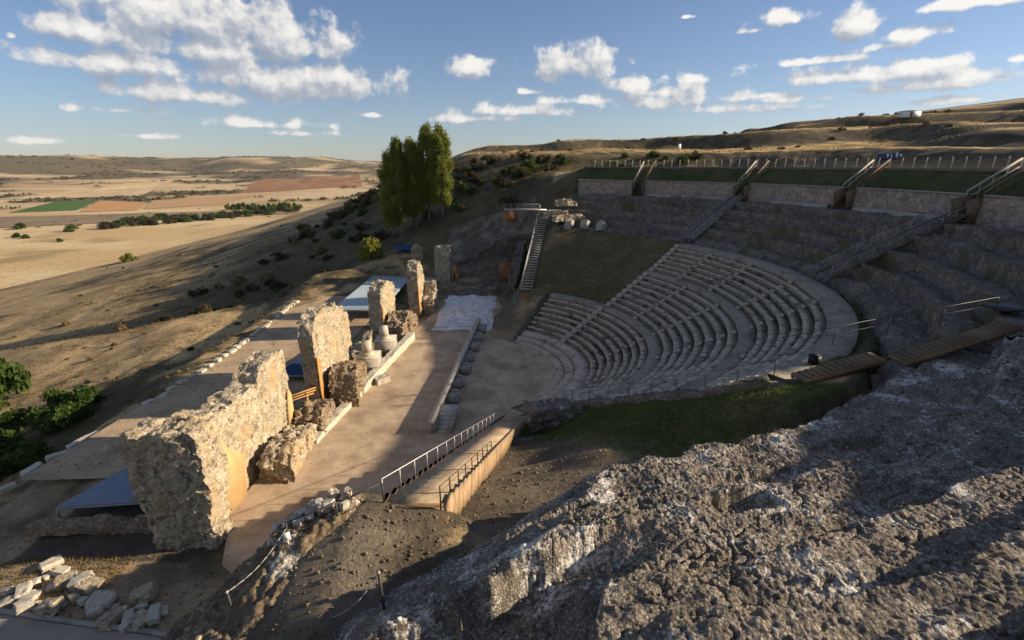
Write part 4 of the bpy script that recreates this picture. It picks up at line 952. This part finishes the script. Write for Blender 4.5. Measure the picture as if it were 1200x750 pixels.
# ------------------------------------------------------------------ hilltop things
def hill_at(px, py, Y):
    F_, P_ = 570., math.atan(182/570.); u, v_ = (px-600)/F_, -(py-375)/F_
    return u*Y/(math.cos(P_)+v_*math.sin(P_)), Y
x, y = hill_at(1068,127,200); z = Tz(x,y); t = thing('hill_hut', (x,y,z), 'small pale flat roofed hut on the hill above the theatre', 'hut')
mb = MB(); mb.box((x,y,z+.9),(5.4,4,2.2)); mb.build('wall', M['white'], t); mb = MB(); mb.box((x,y,z+2.1),(5.8,4.4,.2)); mb.build('roof', M['pale_stone'], t)
mb = MB(); mb.box((x-1,y-2.02,z+.9),(.9,.06,1.8)); mb.build('door', M['wood'], t)
x, y = hill_at(1043,178,99); z = Tz(x,y); mb = MB()
for k in range(4): mb.box((x-1.2+.86*k,y+.1*(k%2),z+.5+.05*(k%3)),(.9,1.8,1.0+.1*(k%3)))
tag(mb.build('covered_stack', M['tarp']), 'blue tarpaulin covered stack behind the boardwalk', 'stack')
x, y = hill_at(797,163,140); z = Tz(x,y); mb = MB(); mb.box((x,y,z+1.3),(.9,.12,1.3),.3,0); mb.bar((x-.4,y,z-.2),(x-.4,y,z+.6),.06); mb.bar((x+.4,y,z-.2),(x+.4,y,z+.6),.06)
tag(mb.build('information_panel', M['white']), 'white information panel standing on the dark slope above the boardwalk', 'sign')

# ------------------------------------------------------------------ vegetation
def leaves(name, pts, size, mat, parent=None, base=False, ratio=1.6, up=0.):
    n = len(pts); a = rng.normal(size=(n,3)); a[:,2] += up; a /= np.linalg.norm(a, axis=1, keepdims=True)
    b_ = rng.normal(size=(n,3)); b_ -= a*np.sum(a*b_,1,keepdims=True); b_ /= np.linalg.norm(b_, axis=1, keepdims=True)
    s = size*rng.uniform(.6,1.35,(n,1)); A_ = a*s*ratio/2; B_ = b_*s/2
    v = np.stack([pts-A_, pts+B_, pts+A_, pts-B_], 1).reshape(-1,3)
    return mesh_np(name, v, np.arange(4*n).reshape(-1,4), mat, parent, False, base)
def clumped(n, k, centers, rad):
    c = centers[rng.integers(0, len(centers), n)]; d = rng.normal(size=(n,3)); d /= np.linalg.norm(d,axis=1,keepdims=True)
    return c+d*(rng.uniform(0,1,(n,1))**.45)*np.array(rad)
def trunk(parent, p0, p1, r0, r1, limbs, name='trunk', mat=None):
    mb = MB(); n = 6; prev = Vector(p0)
    for i in range(1,n+1):
        u = i/n; q = Vector(p0).lerp(Vector(p1), u)+Vector((random.uniform(-.08,.08),random.uniform(-.08,.08),0)); mb.bar(prev, q, r0+(r1-r0)*(i-1)/n, 8, 0, r0+(r1-r0)*u); prev = q
    for a, b_, r_ in limbs: mb.bar(a, b_, r_, 5, 0, r_*.35)
    return mb.build(name, mat or M['bark'], parent)
def poplar(x, y, h, w, label, tint='poplar'):
    x += 2.2; y += 2.; h += 1.; z = Tz(x,y)-.2; t = thing('poplar_tree', (x,y,z), label, 'tree', 'poplars below the hill')
    C_ = []; L = []
    for k in range(170):
        u = random.uniform(.2,1.); hh = h*u; rad = 1.14*w*math.sqrt(max(.05, math.sin(math.pi*min(.97,u*.9+.08))))
        a = random.uniform(0,6.283); rr_ = rad*random.uniform(.25,.95); c_ = (rr_*math.cos(a), rr_*math.sin(a), hh); C_.append(c_)
        if k%7 == 0: L.append(((x,y,z+hh*.8-.5), (x+c_[0],y+c_[1],z+c_[2]), .1))
    pts = clumped(19000, 0, np.array(C_), (.62,.62,1.5))+np.array([x,y,z])
    leaves('crown', pts+rng.normal(size=pts.shape)*.16, .23, M[tint], t, True)
    trunk(t, (x,y,z), (x,y,z+h*.93), .28, .04, L)
for k, (dx, dy, h, w, lab) in enumerate(((-31.0,117,18.5,2.6,'leftmost poplar of the group, broad and dark green'),(-28.2,114,20.3,2.3,'tall slender poplar second from the left of the group'),(-26.3,119,18.8,2.1,'poplar in the middle of the group, behind its neighbours'),(-24.8,115,17.4,2.1,'lowest poplar, right of the middle of the group'),(-22.0,116.5,20.0,2.6,'broad poplar second from the right, just turning yellow'),(-18.4,114.5,18.8,2.6,'rightmost poplar of the group, yellowest in the sun'))):
    poplar(dx, dy, h, w, lab)
PROT = {}
def bush_proto(kind, mat, n, size, nc=14, flat=.75):
    C_ = []
    for k in range(nc):
        a = random.uniform(0,6.283); r_ = random.uniform(0,.75); C_.append((r_*math.cos(a), r_*math.sin(a), random.uniform(.25,.95)*flat*(1.1-.5*r_)))
    pts = clumped(n, 0, np.array(C_), (.3,.3,.25)); pts[:,2] = np.abs(pts[:,2])
    me = leaves('crown', pts, size, mat).data
    bpy.data.objects.remove([o for o in bpy.data.objects if o.data == me][0])
    mb = MB()
    for k in range(6): c_ = C_[k]; mb.bar((0,0,-.1), c_, .035, 5, 0, .01)
    tr = mb.build('stem', M['bark']); tm = tr.data; off = tr.location.copy(); bpy.data.objects.remove(tr)
    return me, tm, off
for nm, mt, n, s_ in (('dull','dull_leaf',900,.10),('dull2','dull_leaf',700,.11),('green','green_leaf',1300,.09),('yellow','yellow_leaf',1400,.09),('rust','rust_leaf',900,.10),('straw','straw',500,.13)):
    PROT[nm] = bush_proto(nm, M[mt], n, s_)
def bush(kind, x, y, s, label, group, name='shrub', cat='shrub', sz=1., parts=True, z=None):
    me, tm, off = PROT[kind]
    if z is None: z = Tz(x,y)
    if not parts:
        o = bpy.data.objects.new(name, me); COL.objects.link(o); o.location = (x,y,z-.1*s); o.scale = (s,s,s*sz); o.rotation_euler = (0,0,random.uniform(0,6.28)); return tag(o, label, cat, group)
    t = thing(name, (x,y,z-.05), label, cat, group); t.rotation_euler = (0,0,random.uniform(0,6.28)); t.scale = (s,s,s*sz)
    o = bpy.data.objects.new('crown', me); COL.objects.link(o); o.parent = t
    o = bpy.data.objects.new('stem', tm); COL.objects.link(o); o.parent = t; o.location = off
    return t
bush('yellow', -31.5, 108, 4.3, 'bright yellow green rounded bush below the poplars', None, 'round_bush', 'bush', 1.25)
for k in range(18):
    px = random.uniform(-15,105); x, y = px_ground(px, random.uniform(455+.0*px,548-.75*max(px,0)), -5.5); bush('green', x, y, random.uniform(2.2,3.4), 'fresh green shrub in the thicket at the left edge below the terrace', 'green thicket shrubs', 'green_shrub', 'shrub', 1.1)
x, y = px_ground(-4,455,-8.); bush('green', x, y, 5.2, 'tall green shrub cut by the left edge of the view', None, 'tall_shrub', 'shrub', 2.0)
x, y = px_ground(155,318,-42); bush('yellow', x, y, 6, 'lone yellow green bush at the border of hill and field', None, 'field_bush', 'bush')
for px, py, s_ in ((365,322,2.8),(350,330,2.),(384,330,1.8)): x, y = px_ground(px, py, -.5); bush('rust', x, y, s_, 'rusty brown shrub at the edge of the shaded hillside', 'rusty shrubs', 'rusty_shrub')
for px, py, s_ in ((375,292,2.6),(310,305,2.6),(330,322,2.2)): x, y = px_ground(px, py, 0); bush('straw', x, y, s_, 'straw yellow shrub catching the sun on the shaded hillside', 'straw shrubs', 'straw_shrub')
n = 0
while n < 190:       # scrub over the shaded hillside
    x, y = random.uniform(-85,30), random.uniform(98,330)
    r0, ph = math.hypot(x-CX,y-CY), math.degrees(math.atan2(y-CY,x-CX)); z = Tz(x,y)
    if z < -25 or z > 22.5 or r0 < 64 or (x > -32 and y < 112): continue
    bush(random.choice(['dull','dull2','dull','dull2','green','straw']), x, y, random.uniform(1.2,3.3)*(1+.4*(y > 180)), 'dull green shrub scattered over the shaded hillside behind the stage', 'hillside shrubs', parts=False, z=z); n += 1
for k in range(150):
    x, y = random.uniform(-130,-44), random.uniform(30,190); z = Tz(x,y)
    if z < -1.5: bush(random.choice(['straw','straw','dull2']), x, y, random.uniform(.3,.85), 'tiny dry tussock on the slope beside the terrace', 'slope tussocks', 'tussock', 'tussock', parts=False, z=z)
for k in range(26):
    x, y = random.uniform(-230,-50), random.uniform(40,330); z = Tz(x,y)
    if z > -8: continue
    bush(random.choice(['dull','straw','dull2']), x, y, random.uniform(.7,1.7), 'small dry shrub on the open slope above the fields', 'slope shrubs', parts=False, z=z)
for k in range(95):
    x, y = random.uniform(-18,46), random.uniform(112,185); z = Tz(x,y)
    if z < 26: bush(random.choice(['dull','dull2','dull','green']), x, y, random.uniform(1.2,3.2), 'dark scrub bush on the slope right of the poplars', 'slope scrub', parts=False, z=z)
for k in range(46):      # scrub on the hill above the boardwalk
    x, y = random.uniform(-10,230), random.uniform(128,205)
    bush(random.choice(['dull','dull2','straw']), x, y, random.uniform(.6,1.6), 'low dark scrub on the hill above the boardwalk', 'hilltop scrub', parts=False)
for px in (610,655,838,865,878,932,950,985,1010,1040,1052,1096,1112,1128):
    x, y = hill_at(px, 128, random.uniform(205,225)); bush('dull', x, y, random.uniform(1.,1.9), 'small dark bush on the skyline of the hill', 'skyline bushes', 'skyline_bush', 'bush', random.choice([.8,1.2,1.6]), parts=False)
# hedgerow trees in the valley
def valley_tree(px, py, s, kind='green', sz=1.1):
    x, y = px_ground(px, py, -59.5); bush(kind, x, y, s, 'dark tree in the tree line across the valley floor', 'valley trees', 'valley_tree', 'tree', sz, parts=False)
for k in range(110):
    px = random.uniform(122,350); py = 266-(px-126)*.085+random.uniform(-4,2); valley_tree(px, py, random.uniform(7,12)*(1. if px < 250 else .9), random.choice(['green','dull','green','dull2']), random.uniform(.8,1.3))
for k in range(14): px = 268+6*k; valley_tree(px, 246+random.uniform(-1,1), random.uniform(8,11), 'green' if k%3 else 'yellow', 1.7)
for px, py, s_ in ((24,268,10),(84,271,11),(20,278,7),(30,279,6),(70,283,5)): valley_tree(px, py, s_, 'green')
for k in range(40):      # scrub of the stream bank
    px = random.uniform(0,345); valley_tree(px, 262-(px)*.05+random.uniform(-6,8), random.uniform(2.5,4.5), random.choice(['dull','dull2','straw']), .6)
# far scrub on the hills: reads as specks
pts = []
while len(pts) < 5200:
    a = random.uniform(-.95,.25); d = 1300+3200*random.random()**1.3; x, y = d*math.sin(a), d*math.cos(a)
    pts.append((x,y))
pa = np.array(pts); keep = fbm(pa[:,0]/230, pa[:,1]/150, oct=5, seed=87) > .06; pa = pa[keep]
for P4 in FIELDS: pa = pa[poly_in(pa[:,0], pa[:,1], P4) < -15]
pz = T(pa[:,0], pa[:,1])
cc = np.repeat(np.column_stack([pa, pz+2]), 14, 0)+rng.normal(size=(len(pa)*14,3))*np.array([5,5,1.6])
tag(leaves('far_woodland', cc, 3.4, M['dull_leaf'], None, False), kind='stuff')
# grass
def tufts(name, X, Y, h, mat, blades=4, w=.04, Z=None):
    if Z is None: Z = T(X, Y)
    n = len(X); P = np.repeat(np.column_stack([X,Y,Z]), blades, 0); m_ = len(P)
    P[:,:2] += rng.normal(size=(m_,2))*.08; a = rng.uniform(0,6.283,m_); hh = h*rng.uniform(.5,1.3,m_); ln = rng.normal(size=(m_,2))*.3*hh[:,None]
    d = np.column_stack([np.cos(a),np.sin(a),np.zeros(m_)])*w*rng.uniform(.7,1.6,(m_,1))
    tip = P+np.column_stack([ln, hh]); v = np.stack([P-d-[0,0,.03], P+d-[0,0,.03], tip], 1).reshape(-1,3)
    return tag(mesh_np(name, v, np.arange(3*m_).reshape(-1,3), mat, None, False, False), kind='stuff')
tq = TUFT[0]; tufts('rock_grass', tq[:,0], tq[:,1], .07, M['straw'], 6, .008, tq[:,2])
n = 14000; r_ = rng.uniform(14,40,n); ph = rng.uniform(-72,-55.5,n); ok = (ph > -72+6*rng.uniform(0,1,n)) & (r_ < 39.8)
r_, ph = r_[ok], ph[ok]; tufts('grass', CX+r_*np.cos(np.radians(ph)), CY+r_*np.sin(np.radians(ph)), .13, M['grassblade'], 5, .02)
n = 9000; r_ = rng.uniform(22.8,38.5,n); ph = rng.uniform(31.8,69,n); tufts('slope_grass', CX+r_*np.cos(np.radians(ph)), CY+r_*np.sin(np.radians(ph)), .22, M['straw'], 3, .03)
n = 26000; X = rng.uniform(-150,-39.5,n); Y = rng.uniform(20,200,n); k_ = fbm(X/6, Y/6, oct=3, seed=66) > -.1; tufts('dry_grass', X[k_], Y[k_], .32, M['straw'], 3, .06)
n = 16000; X = rng.uniform(-40,200,n); Y = rng.uniform(110,225,n); k_ = (fbm(X/9, Y/9, oct=3, seed=67) > -.05) & (np.hypot(X-CX,Y-CY) > 66); tufts('hill_grass', X[k_], Y[k_], .35, M['straw'], 3, .07)
def pebbles(name, X, Y, Z, smin, smax, mat):
    n = len(X); sz = smin+(smax-smin)*rng.uniform(0,1,n)**3; D = np.array([(1,0,0),(0,1,0),(-1,0,0),(0,-1,0),(0,0,.8),(0,0,-.6)])
    a = rng.uniform(0,6.283,n); J = D[None]*rng.uniform(.6,1.2,(n,6,1)); c_, s_ = np.cos(a)[:,None], np.sin(a)[:,None]
    P = np.stack([J[:,:,0]*c_-J[:,:,1]*s_, J[:,:,0]*s_+J[:,:,1]*c_, J[:,:,2]], -1)*sz[:,None,None]+np.column_stack([X,Y,Z])[:,None,:]
    F = np.array([(0,1,4),(1,2,4),(2,3,4),(3,0,4),(1,0,5),(2,1,5),(3,2,5),(0,3,5)])
    return tag(mesh_np(name, P.reshape(-1,3), (F[None]+6*np.arange(n)[:,None,None]).reshape(-1,3), mat, None, False, False), kind='stuff')
X = np.concatenate([rng.uniform(-11,4,3200), rng.uniform(-2,9,2600), rng.uniform(-38,-13,2600)]); Y = np.concatenate([rng.uniform(6,14,3200), rng.uniform(14,32,2600), rng.uniform(19.5,27,2600)])
pebbles('gravel', X, Y, T(X,Y)+.01, .015, .11, M['mound'])
q_ = ROCKS[0]; pebbles('rock_debris', q_[:,0], q_[:,1], q_[:,2]+.01, .02, .13, M['ruin'])
X = rng.uniform(-18.5,2,5200); Y = rng.uniform(24,88,5200); k_ = (X > -19+.05*(Y-25)) & (X < ramp_l(Y)-.6) | (Y > 45) & (X < 2)
pebbles('stage_gravel', X[k_], Y[k_], np.full(k_.sum(), .06), .012, .07, M['terrace'])
X = rng.uniform(-39,-22,3000); Y = rng.uniform(34,92,3000); pebbles('terrace_gravel', X, Y, np.full(3000,.06), .02, .12, M['terrace'])
X = rng.uniform(-38.8,-22.6,700); Y = rng.uniform(33,92,700); k_ = fbm(X*.4,Y*.4,oct=3,seed=71) > .05; tufts('terrace_grass', X[k_], Y[k_], .2, M['straw'], 6, .02, np.full(k_.sum(),.05))
n = 900; X = rng.uniform(-38,-24,n); Y = rng.uniform(21.6,25.2,n); tufts('verge_grass', X, Y, .22, M['straw'], 4, .025)

# ------------------------------------------------------------------ air
zt = max(GZ.max()+25, 60.); zb0 = GZ.min()-1.
hm = bpy.data.materials.new('pale_air'); hm.use_nodes = True; nt = hm.node_tree; nt.nodes.clear()
pv = N(nt, 'ShaderNodeVolumePrincipled'); pv.inputs['Color'].default_value = (.74,.84,.98,1); pv.inputs['Density'].default_value = 2.4e-5; pv.inputs['Anisotropy'].default_value = .2
nt.links.new(pv.outputs[0], N(nt, 'ShaderNodeOutputMaterial').inputs['Volume'])
mb = MB(); mb.box((-800,4500,(zt+zb0)/2), (20000,12000,zt-zb0)); tag(mb.build('haze', hm), kind='stuff')
print('GZ', GZ.min(), GZ.max())
# ------------------------------------------------------------------ camera
cam = bpy.data.cameras.new('camera'); co = bpy.data.objects.new('camera', cam); COL.objects.link(co)
co.location = (0,0,24); PT = math.atan(182/570.); co.rotation_euler = (math.pi/2-PT,0,0)
cam.sensor_width = 36; cam.lens = 570/1200*36; cam.clip_start = .1; cam.clip_end = 30000
scene.camera = co
# ------------------------------------------------------------------ light and sky
SE, SA = R_(20.5), R_(5.)       # elevation, and turn from +X towards +Y
sd = Vector((math.cos(SE)*math.cos(SA), math.cos(SE)*math.sin(SA), math.sin(SE)))
sun = bpy.data.lights.new('sun','SUN'); sun.energy = 4.9; sun.angle = R_(.53); sun.color = (1,.83,.61)
so = bpy.data.objects.new('sun', sun); COL.objects.link(so); so.rotation_euler = sd.to_track_quat('Z','Y').to_euler(); so.location = (60,0,60)
w = bpy.data.worlds.new('World'); scene.world = w; w.use_nodes = True; nt = w.node_tree; nt.nodes.clear()
sky = N(nt, 'ShaderNodeTexSky', sky_type='NISHITA'); sky.sun_disc = False; sky.sun_elevation = SE; sky.sun_rotation = R_(90)-SA
sky.air_density = 1.1; sky.dust_density = .35; sky.ozone_density = 4.; sky.altitude = 900
bg = N(nt, 'ShaderNodeBackground'); bg.inputs[1].default_value = .061; nt.links.new(mixc(nt, sky.outputs[0], (1.0,.955,1.02), 1., 'MULTIPLY'), bg.inputs[0])
# clouds: placed by compass bearing and height above the horizon, in degrees
CL = [(110,38,72,22,1),(240,28,125,36,1.1),(330,55,70,24,1),(135,77,88,17,1),(340,100,108,24,1.05),(230,112,85,18,.8),(390,92,50,18,1),(300,146,95,10,.55),(180,160,60,6,.45),(350,157,60,6,.5),
      (550,82,26,14,1),(672,78,46,21,1.05),(620,108,18,6,.6),(600,130,70,10,.7),(745,102,42,15,.8),(765,122,70,9,.7),(815,92,25,13,.7),(915,24,38,12,.85),(885,36,26,7,.6),(1010,32,28,24,.95),(1070,42,42,13,.9),(1040,55,60,10,.5),
      (1000,92,130,17,.8),(1080,76,70,12,.7),(930,115,60,10,.75),(1150,88,70,18,.75),(1140,3,70,10,.9),(1190,70,25,8,.6),(432,135,14,4,.7),(402,48,8,7,.7),(805,20,12,4,.6),(40,165,50,8,.45),(14,42,7,6,.7),(700,118,110,10,.6),(560,140,90,8,.5),(860,128,120,8,.6),(1060,104,160,12,.6),(960,72,90,8,.45),(250,62,150,20,.7),(150,130,80,8,.4),(900,112,120,12,.6),(1120,118,110,8,.55),(780,108,80,12,.6),(620,132,90,8,.6),(220,20,120,30,.9),(380,100,70,18,.8)]
PTc = PT
def azel(px, py):
    u, v_ = (px-600)/570., -(py-375)/570.; d = Vector((u, math.cos(PTc)+v_*math.sin(PTc), -math.sin(PTc)+v_*math.cos(PTc))).normalized()
    return math.degrees(math.atan2(d.x,d.y)), math.degrees(math.asin(d.z))
gt = bpy.data.node_groups.new('cloud_density','ShaderNodeTree')
gt.interface.new_socket('Vector', in_out='INPUT', socket_type='NodeSocketVector'); gt.interface.new_socket('Density', in_out='OUTPUT', socket_type='NodeSocketFloat')
gi, go = gt.nodes.new('NodeGroupInput'), gt.nodes.new('NodeGroupOutput')
sp = gt.nodes.new('ShaderNodeSeparateXYZ'); gt.links.new(gi.outputs[0], sp.inputs[0]); az, el = sp.outputs[0], sp.outputs[1]
# billow the outline before measuring
nw = gt.nodes.new('ShaderNodeTexNoise'); nw.inputs['Scale'].default_value = .55; nw.inputs['Detail'].default_value = 4; gt.links.new(gi.outputs[0], nw.inputs['Vector'])
mx = None
for px, py, hw, hh, wt in CL:
    a0, e0 = azel(px, py); a1, _ = azel(px+hw, py); _, e1_ = azel(px, py-hh); aw, eh = a1-a0, e1_-e0
    x_ = mth(gt, 'MULTIPLY', mth(gt, 'SUBTRACT', az, a0), 1/aw); y_ = mth(gt, 'SUBTRACT', el, e0)
    y2 = mth(gt, 'MAXIMUM', mth(gt, 'MULTIPLY', y_, 1/eh), mth(gt, 'MULTIPLY', y_, -1/(eh*.62)))
    q_ = mth(gt, 'ADD', mth(gt, 'MULTIPLY', x_, x_), mth(gt, 'MULTIPLY', y2, y2))
    v_ = mth(gt, 'SUBTRACT', wt+.33, mth(gt, 'MULTIPLY', mth(gt, 'SQRT', q_), 1.0))
    mx = v_ if mx is None else mth(gt, 'SMOOTH_MAX', mx, v_, .25)
n1 = gt.nodes.new('ShaderNodeTexNoise'); n1.inputs['Scale'].default_value = .37; n1.inputs['Detail'].default_value = 12; n1.inputs['Roughness'].default_value = .57; gt.links.new(gi.outputs[0], n1.inputs['Vector'])
den = mth(gt, 'ADD', mth(gt, 'MAXIMUM', mx, -1.2), mth(gt, 'MULTIPLY', mth(gt, 'SUBTRACT', n1.outputs[0], .5), 3.5)); 
rest = mth(gt, 'MAXIMUM', mth(gt, 'MULTIPLY_ADD', mth(gt, 'ABSOLUTE', az), .04, -2.5), mth(gt, 'MULTIPLY_ADD', el, .05, -1.6))   # unseen broken cloud added over the rest of the sky to whiten shade
den = mth(gt, 'ADD', den, mth(gt, 'MULTIPLY', mth(gt, 'MINIMUM', mth(gt, 'MAXIMUM', rest, 0.), 1.), 1.25)); gt.links.new(den, go.inputs[0])
tc = N(nt, 'ShaderNodeTexCoord'); sx = N(nt, 'ShaderNodeSeparateXYZ'); nt.links.new(tc.outputs['Generated'], sx.inputs[0])
azn = mth(nt, 'MULTIPLY', mth(nt, 'ARCTAN2', sx.outputs[0], sx.outputs[1]), 57.2958); eln = mth(nt, 'MULTIPLY', mth(nt, 'ARCSINE', sx.outputs[2]), 57.2958)
def cv(da, de):
    cb = N(nt, 'ShaderNodeCombineXYZ'); nt.links.new(mth(nt,'ADD',azn,da), cb.inputs[0]); nt.links.new(mth(nt,'ADD',eln,de), cb.inputs[1])
    g_ = N(nt, 'ShaderNodeGroup'); g_.node_tree = gt; nt.links.new(cb.outputs[0], g_.inputs[0]); return g_.outputs[0]
d0, d1 = cv(0,0), cv(.6,1.1)
al = N(nt, 'ShaderNodeMapRange', interpolation_type='SMOOTHSTEP'); al.inputs[1].default_value = .0; al.inputs[2].default_value = .6; nt.links.new(d0, al.inputs[0])
cbv = N(nt, 'ShaderNodeCombineXYZ'); nt.links.new(azn, cbv.inputs[0]); nt.links.new(eln, cbv.inputs[1])
nb = noise(nt, cbv.outputs[0], 1.1, 8, .6)
lit = mth(nt, 'ADD', mth(nt, 'ADD', .47, mth(nt, 'MULTIPLY', mth(nt, 'SUBTRACT', nb, .5), .9)), mth(nt, 'MULTIPLY', mth(nt, 'SUBTRACT', d0, d1), .5), clamp=True)
cc = ramp(nt, lit, [(0,(.30,.35,.44)),(.4,(.46,.49,.55)),(.7,(.78,.77,.75)),(1,(1.,.96,.90))])
bc = N(nt, 'ShaderNodeBackground'); bc.inputs[1].default_value = .57; nt.links.new(cc, bc.inputs[0])
hz = mth(nt, 'MULTIPLY', al.outputs[0], .93)
ms = N(nt, 'ShaderNodeMixShader'); nt.links.new(hz, ms.inputs[0]); nt.links.new(bg.outputs[0], ms.inputs[1]); nt.links.new(bc.outputs[0], ms.inputs[2])
wo = N(nt, 'ShaderNodeOutputWorld'); nt.links.new(ms.outputs[0], wo.inputs[0])
scene.view_settings.view_transform = 'Standard'; scene.view_settings.look = 'None'; scene.view_settings.exposure = .85; scene.view_settings.gamma = 1
scene.view_settings.use_curve_mapping = False
scene.render.engine = 'CYCLES'; scene.cycles.max_bounces = 4; scene.cycles.diffuse_bounces = 2; scene.cycles.use_denoising = True
